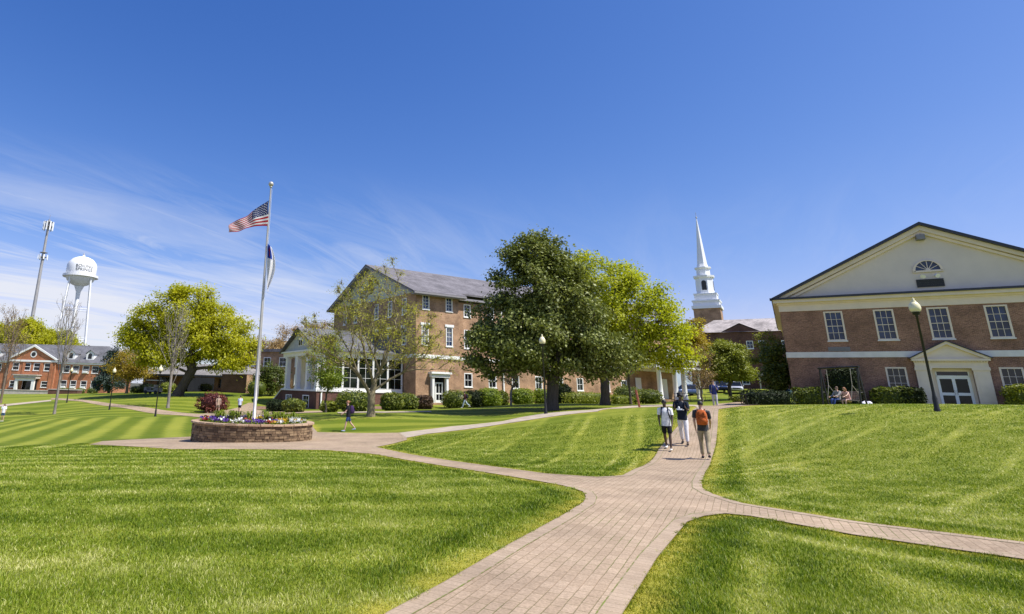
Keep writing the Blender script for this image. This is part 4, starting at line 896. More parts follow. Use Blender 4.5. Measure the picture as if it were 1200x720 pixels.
# ------------------------------------------------------------------ ground, paths, lawns
def inpoly(x, y, poly):
    c = np.zeros(x.shape, bool); n = len(poly)
    for i in range(n):
        x0, y0 = poly[i]; x1, y1 = poly[(i + 1) % n]
        if y0 == y1: continue
        c ^= ((y0 > y) != (y1 > y)) & (x < (x1 - x0) * (y - y0) / (y1 - y0) + x0)
    return c
def smooth_poly(P, close=True):
    out = []
    n = len(P)
    for i in range(n):
        p0, p1, p2, p3 = (np.array(P[(i + k) % n], float) for k in (-1, 0, 1, 2)); m = max(1, int(np.hypot(*(p2 - p1)) / .5))
        for s in range(m):
            t = s / m; out.append(p1 + (p2 - p1) * t)
    return out
PATHS = {
 'main': [(395,760),(455,720),(520,685),(600,638),(660,605),(684,590),(687,583),(683,577),(660,570),(560,553),(440,533),(380,528),(200,527),(105,521.5),(120,517.5),(228,512),(240,502),(245,495),(300,488),(366,500),(372,507),(400,507.5),(470,507.5),(475,511),(477,516),(460,520.5),(440,524.5),(480,533),(560,545),(640,556),(700,560),(730,558),(745,550),(772,527),(790,505),(802.5,492),(819,477),(840,473.5),(872,470.5),(890,469),(890,475),(860,477.5),(842,480),(841,500),(839,520),(834,537),(826,555),(822,566),(823,573),(835,580),(870,591),(1000,612),(1200,637),(1330,655),(1760,713),(1760,752),(1330,680),(1200,657),(1000,628),(880,606),(850,603),(825,606),(805,613),(770,655),(730,720),(700,770)],
 'branch': [(468,507.6),(530,500),(590,494),(700,480),(745,475.5),(790,474),(819,475),(819,478.5),(790,476.5),(745,478),(700,482.7),(590,497.3),(500,509),(476,513.5)],
 'back': [(244,497),(241,493),(234,489.5),(200,486.5),(145,478.5),(95,470.8),(60,468.5),(60,466.8),(95,468.6),(150,475.4),(200,482.3),(234,485.5),(258,482.5),(279,478),(291,472.5),(299,472.5),(298,480),(312,482),(385,481.6),(388,483.2),(340,485.5),(312,487),(300,489)],
 'lawn': [(-20,476.5),(14,473.3),(42,470.6),(60,468.9),(60,470.4),(42,472.4),(14,475.4),(-20,479)],
 'court': [(395,483.5),(450,482.8),(505,482.2),(506,483.2),(450,484.2),(396,484.8)],
}
PW = {k: smooth_poly([tuple(ground(*p)[:2]) for p in P]) for k, P in PATHS.items()}
def allpaths(x, y, keys=('main', 'branch', 'back', 'lawn', 'court')):
    c = np.zeros(x.shape, bool)
    for k in keys: c |= inpoly(x, y, PW[k])
    return c
_PD = None
def path_dist(x, y):
    """distance to the nearest path edge, read from a grid made once"""
    global _PD
    if _PD is None: gx, gy = np.meshgrid(np.arange(-46, 62, .1), np.arange(-1, 56, .1)); _PD = _path_dist(gx, gy)
    a = np.clip((x + 46) / .1, 0, _PD.shape[1] - 1.001); b = np.clip((y + 1) / .1, 0, _PD.shape[0] - 1.001); i, j = a.astype(int), b.astype(int); a, b = a - i, b - j
    return (_PD[j, i] * (1 - a) + _PD[j, i + 1] * a) * (1 - b) + (_PD[j + 1, i] * (1 - a) + _PD[j + 1, i + 1] * a) * b
def _path_dist(x, y):
    S = np.array([p for k in ('main', 'branch') for p in PW[k]]); S = S[np.abs(S).max(1) < 60]; d = np.full(x.shape, 9.0)
    for s in S: d = np.minimum(d, np.hypot(x - s[0], y - s[1]))
    return d
def path_object(name, P, mat, dz, step):
    P = np.array(P); mn, mx = P.min(0), P.max(0)
    bm = bmesh.new(); vs = [bm.verts.new((p[0], p[1], 0)) for p in P]; es = [bm.edges.new((vs[i], vs[(i + 1) % len(vs)])) for i in range(len(vs))]
    bmesh.ops.triangle_fill(bm, use_beauty=True, edges=es)
    for ax in (0, 1):
        for c in np.arange(math.floor(mn[ax] / step) * step, mx[ax], step):
            no = (1, 0, 0) if ax == 0 else (0, 1, 0); co = (c, 0, 0) if ax == 0 else (0, c, 0)
            bmesh.ops.bisect_plane(bm, geom=bm.verts[:] + bm.edges[:] + bm.faces[:], plane_co=co, plane_no=no, dist=1e-5)
    X = np.array([v.co[:] for v in bm.verts]); Z = terr(X[:, 0], X[:, 1])
    for v, z in zip(bm.verts, Z): v.co.z = z + dz
    bmesh.ops.recalc_face_normals(bm, faces=bm.faces)
    if sum(f.normal.z for f in bm.faces) < 0: bmesh.ops.reverse_faces(bm, faces=bm.faces)
    me = bpy.data.meshes.new(name); bm.to_mesh(me); bm.free(); return tag(link(name, me, mat), kind='structure')
def border():
    """soldier course: one row of bricks laid across along both edges of the main path, with a mossy joint inside it"""
    P = np.array(PW['main']); n = len(P); T = np.roll(P, -1, 0) - np.roll(P, 1, 0); T /= np.linalg.norm(T, axis=1)[:, None] + 1e-9; Nn = np.stack([-T[:, 1], T[:, 0]], 1)
    q = P + Nn * .08; s = np.where(inpoly(q[:, 0], q[:, 1], [tuple(p) for p in P]), 1, -1); Nn *= s[:, None]; L = np.concatenate([[0], np.cumsum(np.hypot(*(np.roll(P, -1, 0) - P).T))])
    def strip(name, a, b, mat, dz):
        A, B = P + Nn * a, P + Nn * b; X = np.concatenate([A, B]); Z = terr(X[:, 0], X[:, 1]) + dz; V = np.concatenate([X, Z[:, None]], 1); F = [(i, i + 1, n + i + 1, n + i) for i in range(n - 1) if np.hypot(*(P[i + 1] - P[i])) < 1.3 and max(P[i, 1], P[i + 1, 1]) > 4.45]
        F = [f if np.cross(V[f[1]] - V[f[0]], V[f[3]] - V[f[0]])[2] > 0 else f[::-1] for f in F]
        me = bpy.data.meshes.new(name); me.from_pydata(V.tolist(), [], F); uv = me.uv_layers.new(name='UVMap'); k = 0
        for p in me.polygons:
            for vi in p.vertices: uv.data[k].uv = (L[vi % n], a if vi < n else b); k += 1
        return tag(link(name, me, mat), kind='structure')
    strip('path_border', -.005, .165, 'pavers_edge', .018); strip('path_joint', .165, .178, 'moss_joint', .0185)
def pave():
    m, t, b = nt('pavers'); v = coord(t); mp = N(t, 'ShaderNodeMapping'); mp.inputs['Rotation'].default_value = (0, 0, -R(58)); t.links.new(v, mp.inputs[0])
    n = N(t, 'ShaderNodeTexBrick', Scale=1.0); n.inputs['Brick Width'].default_value = .21; n.inputs['Row Height'].default_value = .105; n.inputs['Mortar Size'].default_value = .005; n.inputs['Mortar Smooth'].default_value = .3
    n.inputs['Color1'].default_value = (.35,.26,.18,1); n.inputs['Color2'].default_value = (.41,.31,.22,1)
    wob = noise(t, v, 2.2, 3); wv = N(t, 'ShaderNodeVectorMath', operation='MULTIPLY_ADD'); wv.inputs[1].default_value = (.02, .02, 0); wn = N(t, 'ShaderNodeTexNoise', Scale=1.7)
    t.links.new(v, wn.inputs['Vector']); t.links.new(wn.outputs['Color'], wv.inputs[0]); t.links.new(mp.outputs[0], wv.inputs[2]); t.links.new(wv.outputs[0], n.inputs['Vector'])
    gr = ramp(t, noise(t, v, .8, 4), [(.42, (.325,.23,.15)), (.54, (.23,.18,.10)), (.68, (.11,.14,.02))]); t.links.new(gr, n.inputs['Mortar'])
    k = ramp(t, noise(t, v, .6, 6, .6), [(.3, (.74,.73,.72)), (.62, (1.08,1.07,1.05)), (.8, (1.2,1.18,1.16))]); k2 = ramp(t, noise(t, v, 38, 3), [(.25, (.72,.72,.70)), (.75, (1.22,1.22,1.22))])
    c = mixc(t, 1.0, mixc(t, 1.0, n.outputs[0], k, 'MULTIPLY'), k2, 'MULTIPLY')
    # moss and soil in wider joints here and there
    moss = noise(t, v, 1.1, 5); 
    t.links.new(c, b.inputs['Base Color']); b.inputs['Roughness'].default_value = .88; b.inputs['Specular IOR Level'].default_value = .25
    bump(t, b, n.outputs['Fac'], -.008, .7); MATS['pavers'] = m
    m, t, b = nt('pavers_edge'); uv = coord(t, 'UV'); v = coord(t); n = N(t, 'ShaderNodeTexBrick', Scale=1.0); n.offset = 0; n.inputs['Brick Width'].default_value = .105; n.inputs['Row Height'].default_value = .19; n.inputs['Mortar Size'].default_value = .004
    n.inputs['Color1'].default_value = (.335,.25,.17,1); n.inputs['Color2'].default_value = (.395,.30,.21,1); n.inputs['Mortar'].default_value = (.27,.205,.13,1); t.links.new(uv, n.inputs['Vector'])
    k = ramp(t, noise(t, v, .6, 6, .6), [(.3, (.74,.73,.72)), (.62, (1.08,1.07,1.05)), (.8, (1.2,1.18,1.16))]); k2 = ramp(t, noise(t, v, 38, 3), [(.25, (.82,.82,.82)), (.75, (1.15,1.15,1.15))]); t.links.new(mixc(t, 1.0, mixc(t, 1.0, n.outputs[0], k, 'MULTIPLY'), k2, 'MULTIPLY'), b.inputs['Base Color']); b.inputs['Roughness'].default_value = .88; bump(t, b, n.outputs['Fac'], -.006, .6); MATS['pavers_edge'] = m
    m, t, b = nt('moss_joint'); t.links.new(ramp(t, noise(t, coord(t), 9, 5, .7), [(.38, (.31,.24,.16)), (.5, (.16,.15,.05)), (.62, (.14,.19,.02))]), b.inputs['Base Color']); b.inputs['Roughness'].default_value = .95; MATS['moss_joint'] = m
pave()
border()
for i, (k, mat, st) in enumerate((('main', 'pavers', .5), ('branch', 'path_tan', .8), ('back', 'pavers', 1.0), ('lawn', 'path_tan', 1.5), ('court', 'path_tan', 1.5))):
    path_object('path', PW[k], mat, .014 + .004 * i, st)

# mown stripes: how far the blades lean towards the light, 0..1, field by field
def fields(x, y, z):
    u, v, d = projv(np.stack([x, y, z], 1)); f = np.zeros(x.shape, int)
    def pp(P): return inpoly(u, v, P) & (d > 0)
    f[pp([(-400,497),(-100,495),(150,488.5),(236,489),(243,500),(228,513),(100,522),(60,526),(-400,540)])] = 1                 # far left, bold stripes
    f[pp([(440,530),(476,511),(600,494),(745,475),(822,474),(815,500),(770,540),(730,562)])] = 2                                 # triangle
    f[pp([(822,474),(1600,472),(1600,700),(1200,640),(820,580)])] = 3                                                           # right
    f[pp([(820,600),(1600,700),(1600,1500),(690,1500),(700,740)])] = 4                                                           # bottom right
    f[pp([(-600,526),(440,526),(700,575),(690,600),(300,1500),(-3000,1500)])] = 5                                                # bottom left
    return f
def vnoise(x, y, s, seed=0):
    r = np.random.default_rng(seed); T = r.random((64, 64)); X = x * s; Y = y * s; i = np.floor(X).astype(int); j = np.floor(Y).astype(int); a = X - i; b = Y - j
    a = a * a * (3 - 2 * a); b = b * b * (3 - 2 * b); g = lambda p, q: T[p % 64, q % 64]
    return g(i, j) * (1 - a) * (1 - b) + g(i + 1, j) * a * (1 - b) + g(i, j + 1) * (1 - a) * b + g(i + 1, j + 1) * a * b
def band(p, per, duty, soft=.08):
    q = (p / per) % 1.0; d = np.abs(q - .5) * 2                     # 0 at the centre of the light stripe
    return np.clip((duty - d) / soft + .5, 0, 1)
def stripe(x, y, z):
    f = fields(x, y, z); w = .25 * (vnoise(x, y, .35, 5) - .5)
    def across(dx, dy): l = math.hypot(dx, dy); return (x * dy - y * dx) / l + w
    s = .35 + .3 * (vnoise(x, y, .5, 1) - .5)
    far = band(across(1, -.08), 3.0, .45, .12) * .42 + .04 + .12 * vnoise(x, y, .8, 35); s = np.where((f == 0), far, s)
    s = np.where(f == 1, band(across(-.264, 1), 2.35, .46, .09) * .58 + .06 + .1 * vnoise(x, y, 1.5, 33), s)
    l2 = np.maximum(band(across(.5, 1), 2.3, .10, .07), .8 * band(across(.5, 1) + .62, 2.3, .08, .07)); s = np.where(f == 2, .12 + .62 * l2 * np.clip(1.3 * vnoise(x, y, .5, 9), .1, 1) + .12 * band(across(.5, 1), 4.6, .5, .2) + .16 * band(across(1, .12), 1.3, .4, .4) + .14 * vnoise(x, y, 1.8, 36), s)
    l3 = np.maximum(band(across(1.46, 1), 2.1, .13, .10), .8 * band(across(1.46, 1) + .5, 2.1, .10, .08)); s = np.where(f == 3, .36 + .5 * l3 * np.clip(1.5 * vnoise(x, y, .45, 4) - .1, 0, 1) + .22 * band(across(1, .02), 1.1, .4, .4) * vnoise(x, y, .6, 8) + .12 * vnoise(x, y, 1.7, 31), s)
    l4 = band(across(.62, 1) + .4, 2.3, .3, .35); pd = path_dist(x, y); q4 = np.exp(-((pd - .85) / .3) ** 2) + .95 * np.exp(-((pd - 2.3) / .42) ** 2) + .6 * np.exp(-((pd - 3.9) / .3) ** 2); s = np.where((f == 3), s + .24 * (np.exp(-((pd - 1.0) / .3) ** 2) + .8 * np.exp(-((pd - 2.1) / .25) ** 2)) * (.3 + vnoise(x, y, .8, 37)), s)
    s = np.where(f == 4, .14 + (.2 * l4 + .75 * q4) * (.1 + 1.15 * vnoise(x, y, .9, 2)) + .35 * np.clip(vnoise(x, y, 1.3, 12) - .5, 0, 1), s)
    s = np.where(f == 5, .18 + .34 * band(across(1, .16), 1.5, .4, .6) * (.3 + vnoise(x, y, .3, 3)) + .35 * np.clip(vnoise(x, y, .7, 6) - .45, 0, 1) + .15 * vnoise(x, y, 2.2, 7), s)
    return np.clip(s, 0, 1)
def edge(x, y):
    d = path_dist(x, y); return np.clip(1.35 - d / .29 + .5 * (vnoise(x, y, 1.2, 3) - .5), 0, 1)
def lawn():
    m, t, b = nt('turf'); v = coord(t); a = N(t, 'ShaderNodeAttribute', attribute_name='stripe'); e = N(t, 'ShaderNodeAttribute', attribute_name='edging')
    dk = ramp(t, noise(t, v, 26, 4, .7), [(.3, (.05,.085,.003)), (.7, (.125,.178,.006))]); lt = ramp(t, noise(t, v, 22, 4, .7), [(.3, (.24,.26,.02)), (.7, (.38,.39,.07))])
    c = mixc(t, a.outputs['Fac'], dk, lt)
    big = ramp(t, noise(t, v, .16, 4), [(.35, (.86,.9,.8)), (.65, (1.15,1.08,1.1))]); c = mixc(t, 1.0, c, big, 'MULTIPLY')
    ln = N(t, 'ShaderNodeVectorMath', operation='LENGTH'); t.links.new(v, ln.inputs[0]); fr = N(t, 'ShaderNodeMapRange'); fr.inputs[1].default_value = 130; fr.inputs[2].default_value = 240; t.links.new(ln.outputs['Value'], fr.inputs[0])
    c = mixc(t, fr.outputs[0], c, (.085,.085,.06))                          # beyond the campus: roofs, woods and streets, not lawn
    c = mixc(t, e.outputs['Fac'], c, ramp(t, noise(t, v, 14, 4), [(.3, (.28,.25,.02)), (.7, (.46,.40,.07))]))
    t.links.new(c, b.inputs['Base Color']); b.inputs['Roughness'].default_value = .8; b.inputs['Specular IOR Level'].default_value = .15
    bump(t, b, noise(t, v, 40, 3, .7), .03, .9); MATS['turf'] = m
    def axis(lo, hi, a, b_, st):
        o = list(np.arange(a, b_ + st / 2, st)); s = st; p = o[-1]
        while p < hi: s = min(s * 1.16, 60); p += s; o.append(p)
        s = st; p = o[0]
        while p > lo: s = min(s * 1.16, 60); p -= s; o.insert(0, p)
        return np.array(o)
    ax = axis(-1500, 1500, -44, 44, .34); ay = axis(-60, 2200, 3, 66, .34); X, Y = np.meshgrid(ax, ay); x, y = X.ravel(), Y.ravel(); z = terr(x, y); n, k = len(ax), len(ay)
    i = np.arange(n - 1)[None] + (np.arange(k - 1) * n)[:, None]; F = np.stack([i, i + 1, i + n + 1, i + n], -1).reshape(-1, 4)
    me = bpy.data.meshes.new('ground'); me.from_pydata(np.stack([x, y, z], 1).tolist(), [], F.tolist()); me.polygons.foreach_set('use_smooth', [True] * len(me.polygons))
    near = (np.abs(x) < 60) & (y < 110) & (y > 0); s = np.full(x.shape, .4); s[near] = stripe(x[near], y[near], z[near]); ed = np.zeros(x.shape); nr = near & (y < 60); ed[nr] = edge(x[nr], y[nr])
    for nm, arr in (('stripe', s), ('edging', ed)): me.attributes.new(nm, 'FLOAT', 'POINT').data.foreach_set('value', arr.astype(np.float32))
    tag(link('ground', me, 'turf'), kind='structure')
lawn()
def grass():
    m, t, b = nt('grass_blade'); a = N(t, 'ShaderNodeAttribute', attribute_name='tint'); e = N(t, 'ShaderNodeAttribute', attribute_name='edging')
    c = ramp(t, a.outputs['Fac'], [(0, (.05,.095,.003)), (.35, (.146,.228,.006)), (.7, (.32,.385,.03)), (1, (.64,.62,.26))]); c = mixc(t, e.outputs['Fac'], c, (.46,.40,.035))
    t.links.new(c, b.inputs['Base Color']); b.inputs['Roughness'].default_value = .5; b.inputs['Specular IOR Level'].default_value = .35
    tr = N(t, 'ShaderNodeBsdfTranslucent'); t.links.new(mixc(t, 1.0, c, (1, 1, .5), 'MULTIPLY'), tr.inputs['Color']); mx = N(t, 'ShaderNodeMixShader', Fac=.35); t.links.new(b.outputs[0], mx.inputs[1]); t.links.new(tr.outputs[0], mx.inputs[2]); t.links.new(mx.outputs[0], t.nodes['Material Output'].inputs[0]); MATS['grass_blade'] = m
    r = np.random.default_rng(5); xs, ys, hs, ws = [], [], [], []
    for y0, y1, dens, h, w in ((3.8, 6.5, 5200, .040, .006), (6.5, 9.5, 3200, .040, .008), (9.5, 14, 1600, .040, .011), (14, 20, 700, .040, .017), (20, 30, 260, .038, .026)):
        xa, xb = -.85 * y1 - 2.5, 1.45 * y1 + 3; n = int((y1 - y0) * (xb - xa) * dens); x = r.uniform(xa, xb, n); y = r.uniform(y0, y1, n)
        k = (x > -.85 * y - 2.5) & (x < 1.45 * y + 3); x, y = x[k], y[k]; k = ~allpaths(x + r.normal(0, .03, len(x)), y + r.normal(0, .03, len(x)), ('main', 'branch')) & (np.hypot(x - BED[0], y - BED[1]) > 3.1); x, y = x[k], y[k]
        xs.append(x); ys.append(y); hs.append(np.full(len(x), h)); ws.append(np.full(len(x), w))
    P = np.array(PW['main']); Q = np.roll(P, -1, 0); near = (P[:, 1] < 24) & (np.abs(P[:, 0]) < 26); P, Q = P[near], Q[near]       # blades hanging over the brick edge
    i = r.integers(0, len(P), 42000); s = r.random((len(i), 1)); e = P[i] + (Q[i] - P[i]) * s + r.normal(0, .022, (len(i), 2)); xs.append(e[:, 0]); ys.append(e[:, 1]); hs.append(np.full(len(e), .045)); ws.append(np.maximum(.006, .0011 * e[:, 1]))
    x, y, h, w = map(np.concatenate, (xs, ys, hs, ws)); n = len(x); z = terr(x, y); st = stripe(x, y, z); ed = edge(x, y)
    rim = np.exp(-((path_dist(x, y) - .62) / .2) ** 2); st = st * (1 - .6 * rim); h = h * (1 + .35 * rim) * r.uniform(.45, 1.25, n) * (1 - .45 * st) * (1 - .62 * ed); w = w * r.uniform(.6, 1.3, n); th = r.uniform(0, 2 * np.pi, n); lean = np.abs(r.normal(0, .55, n)) + .7 * st; la = np.where(r.random(n) < .5 * st, 2.2, 0) + r.uniform(0, 2 * np.pi, n)
    bx, by = np.cos(th) * w / 2, np.sin(th) * w / 2; lx, ly = np.cos(la) * lean * h, np.sin(la) * lean * h
    Vv = np.empty((n, 5, 3)); Vv[:, 0] = np.stack([x - bx, y - by, z - .004], 1); Vv[:, 1] = np.stack([x + bx, y + by, z - .004], 1)
    Vv[:, 2] = np.stack([x + bx * .75 + lx * .35, y + by * .75 + ly * .35, z + h * .62], 1); Vv[:, 3] = np.stack([x - bx * .75 + lx * .35, y - by * .75 + ly * .35, z + h * .62], 1); Vv[:, 4] = np.stack([x + lx, y + ly, z + h], 1)
    o = np.arange(n)[:, None] * 5; me = bpy.data.meshes.new('grass'); me.vertices.add(n * 5); me.vertices.foreach_set('co', Vv.astype(np.float32).ravel())
    li = np.concatenate([o + np.array([0, 1, 2, 3]), o + np.array([3, 2, 4])], 1).ravel(); me.loops.add(n * 7); me.loops.foreach_set('vertex_index', li.astype(np.int32)); me.polygons.add(n * 2)
    ls = (np.arange(n)[:, None] * 7 + np.array([0, 4])).ravel(); me.polygons.foreach_set('loop_start', ls.astype(np.int32)); me.update(calc_edges=True)
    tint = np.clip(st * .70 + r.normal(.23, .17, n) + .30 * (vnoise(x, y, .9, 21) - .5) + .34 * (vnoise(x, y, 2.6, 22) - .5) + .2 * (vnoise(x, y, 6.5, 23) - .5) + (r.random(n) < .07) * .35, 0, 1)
    me.attributes.new('tint', 'FLOAT', 'POINT').data.foreach_set('value', np.repeat(tint, 5).astype(np.float32)); me.attributes.new('edging', 'FLOAT', 'POINT').data.foreach_set('value', np.repeat(ed * r.uniform(.1, .95, n), 5).astype(np.float32))
    print('blades', n); tag(link('grass', me, 'grass_blade'), 'mown lawn grass with light and dark stripes', 'grass', kind='stuff')
grass()
def bed_sheet(P, name='mulch_bed', mat='mulch', dz=.02):
    path_object(name, smooth_poly([tuple(ground(*p)[:2]) for p in P]), mat, dz, 1.2)
bed_sheet([(462,478.5),(490,475.5),(505,472.5),(516,471),(560,472),(640,468),(740,472),(742,467),(640,463),(560,466),(500,468),(462,473)])
bed_sheet([(300,480.3),(330,479.5),(385,479.3),(462,480),(462,477),(380,476.5),(300,476.5)], dz=.026)

# ------------------------------------------------------------------ leaves, trees, shrubs
def quads(C, size, r, tint, flat=0.0, aspect=.55, face=None):
    """one leaf-shaped quad per centre, turned at random"""
    n = len(C); nv = r.normal(size=(n, 3)); nv[:, 2] = nv[:, 2] * (1 - flat) + flat * 1.2
    if face is not None: nv = nv * .75 + face
    nv /= np.linalg.norm(nv, axis=1)[:, None]; a = r.normal(size=(n, 3)); a -= (a * nv).sum(1)[:, None] * nv; a /= np.linalg.norm(a, axis=1)[:, None]; b = np.cross(nv, a)
    s = (size * r.uniform(.6, 1.4, n))[:, None]; V = np.stack([C - a * s * .5, C + b * s * aspect * .5 - a * s * .05, C + a * s * .5 - nv * s * .12, C - b * s * aspect * .5 - a * s * .05], 1)
    return V.reshape(-1, 3), np.repeat(tint, 4)
def leafmesh(name, V, tint, mat, parent=None, core=None):
    nq = len(V) // 4; cv = np.zeros((0, 3)); cf = np.zeros((0, 4), int)
    if core is not None: cv, cf = core
    nv = len(V) + len(cv); me = bpy.data.meshes.new(name); me.vertices.add(nv); me.vertices.foreach_set('co', np.concatenate([V, cv]).astype(np.float32).ravel())
    L = np.concatenate([np.arange(nq * 4), (cf + len(V)).ravel()]).astype(np.int32); me.loops.add(len(L)); me.loops.foreach_set('vertex_index', L); nf = nq + len(cf); me.polygons.add(nf); me.polygons.foreach_set('loop_start', (np.arange(nf) * 4).astype(np.int32)); me.update(calc_edges=True)
    me.attributes.new('tint', 'FLOAT', 'POINT').data.foreach_set('value', np.concatenate([tint, np.full(len(cv), .12)]).astype(np.float32))
    return link(name, me, mat, parent)
def skeleton(r, fork, targets, step, wig=.18, bias=.25):
    """grow limbs from the fork to every target, each joining the limb that lies handiest"""
    nodes = [np.zeros(3)]; par = [-1]; plen = [0.0]; k = max(2, int(np.linalg.norm(fork) / step)); lastd = []
    for i in range(1, k + 1):
        nodes.append(fork * i / k + np.array([*r.normal(0, wig * .12, 2), 0]) * (i < k)); par.append(i - 1); plen.append(0.0)
    first = max(1, int(k * .75)); T = targets[np.argsort(np.linalg.norm(targets - fork, axis=1))]; tips = []
    for t in T:
        P = np.array(nodes); d = np.linalg.norm(P - t, axis=1); cost = d + bias * np.array(plen) + np.maximum(0, P[:, 2] - t[2]) * .9; cost[:first] = 1e9; j = int(np.argmin(cost)); p0 = P[j]; L = d[j]
        m = max(1, int(L / step)); side = r.normal(0, wig, 3) * L * .35; up = np.array([0, 0, 1.0]) * L * .10; prev = j
        for i in range(1, m + 1):
            s = i / m; q = p0 + (t - p0) * s + (side + up) * math.sin(math.pi * s) * .6 + r.normal(0, .03, 3) * step; nodes.append(q); par.append(prev); plen.append(plen[prev] + L / m); prev = len(nodes) - 1
        tips.append(prev)
    return np.array(nodes), np.array(par), tips
def upright(r, H, spread, nb, sub=5, base=.3, lift=.9):
    """straight leader with steep side limbs, each forking into steep twigs"""
    nodes = [np.zeros(3)]; par = [-1]; tips = []
    n = int(H / .4); lead = [0]; w = r.normal(0, 1, (2, 2))
    for i in range(1, n + 1):
        s = i / n; nodes.append(np.array([.10 * w[0, 0] * math.sin(3 * s) * s, .1 * w[0, 1] * math.sin(2.4 * s) * s, H * s])); par.append(lead[-1]); lead.append(len(nodes) - 1)
    tips.append(lead[-1])
    def limb(j, d, L, lev):
        d = d / np.linalg.norm(d); m = max(2, int(L / .35)); p = j; ids = []
        for i in range(m):
            d = d + np.array([0, 0, .10 * lift]) + r.normal(0, .07, 3); d /= np.linalg.norm(d); nodes.append(nodes[p] + d * L / m); par.append(p); p = len(nodes) - 1; ids.append(p)
        tips.append(p)
        if lev < 2:
            for q in range(sub if lev == 0 else 3):
                k = ids[min(len(ids) - 1, int(len(ids) * r.uniform(.2, 1)))]; limb(k, d * .8 + r.normal(0, .42, 3) + np.array([0, 0, .25]), L * r.uniform(.3, .55), lev + 1)
    for b in range(nb):
        s = base + (1 - base) * (b + r.random()) / nb * .93; j = lead[min(n, int(s * n))]; a = b * 2.4 + r.normal(0, .3); L = spread * (1.15 - .75 * (s - base) / (1 - base)) * r.uniform(.8, 1.2)
        limb(j, np.array([math.cos(a) * .62, math.sin(a) * .62, lift]), L, 0)
    return np.array(nodes), np.array(par), tips
def limbmesh(name, nodes, par, tips, r0, rmin, mat, parent, expo=.46, flare=1.35):
    n = len(nodes); cnt = np.zeros(n); cnt[tips] = 1
    for i in range(n - 1, 0, -1): cnt[par[i]] += cnt[i] if cnt[i] else .2
    rad = np.maximum(rmin, r0 * (np.maximum(cnt, .2) / cnt[0]) ** expo); rad[0] = r0 * flare
    if n > 2: rad[1] = max(rad[1], r0 * 1.02)
    ch = np.arange(1, n); p = par[ch]; A, B = nodes[p], nodes[ch]; d = B - A; L = np.maximum(np.linalg.norm(d, axis=1), 1e-5)[:, None]; d = d / L; up = np.where(np.abs(d[:, 2:3]) > .9, np.array([[1.0, 0, 0]]), np.array([[0, 0, 1.0]])); a = np.cross(d, up); a /= np.linalg.norm(a, axis=1)[:, None]; b = np.cross(d, a)
    ra = np.minimum(rad[p], rad[ch] * 1.3); ra[p == 0] = rad[0]; rb = rad[ch]; k = 6; ang = np.arange(k) * 2 * np.pi / k; c, s = np.cos(ang), np.sin(ang); B = B + d * (rb * .5)[:, None]
    ring = lambda P, q: P[:, None] + (a[:, None] * c[None, :, None] + b[:, None] * s[None, :, None]) * q[:, None, None]
    V = np.concatenate([ring(A, ra), ring(B, rb)], 1).reshape(-1, 3); o = np.arange(len(ch))[:, None, None] * 2 * k; j = np.arange(k); F = (o + np.stack([j, (j + 1) % k, (j + 1) % k + k, j + k], 1)[None]).reshape(-1, 4)
    me = bpy.data.meshes.new(name); me.from_pydata(V.tolist(), [], F.tolist()); me.polygons.foreach_set('use_smooth', [True] * len(F)); return link(name, me, mat, parent), rad
def in_crown(r, n, lobes, shell=.35):
    w = np.array([l[3] * l[4] * l[5] for l in lobes]) ** .75; w = w / w.sum(); out = []
    for l, k in zip(lobes, np.round(w * n).astype(int)):
        q = r.normal(size=(max(k, 2), 3)); q /= np.linalg.norm(q, axis=1)[:, None]; q *= (r.uniform(shell, 1, len(q)) ** .6)[:, None]; out.append(q * np.array(l[3:6]) + np.array(l[:3]))
    return np.concatenate(out)
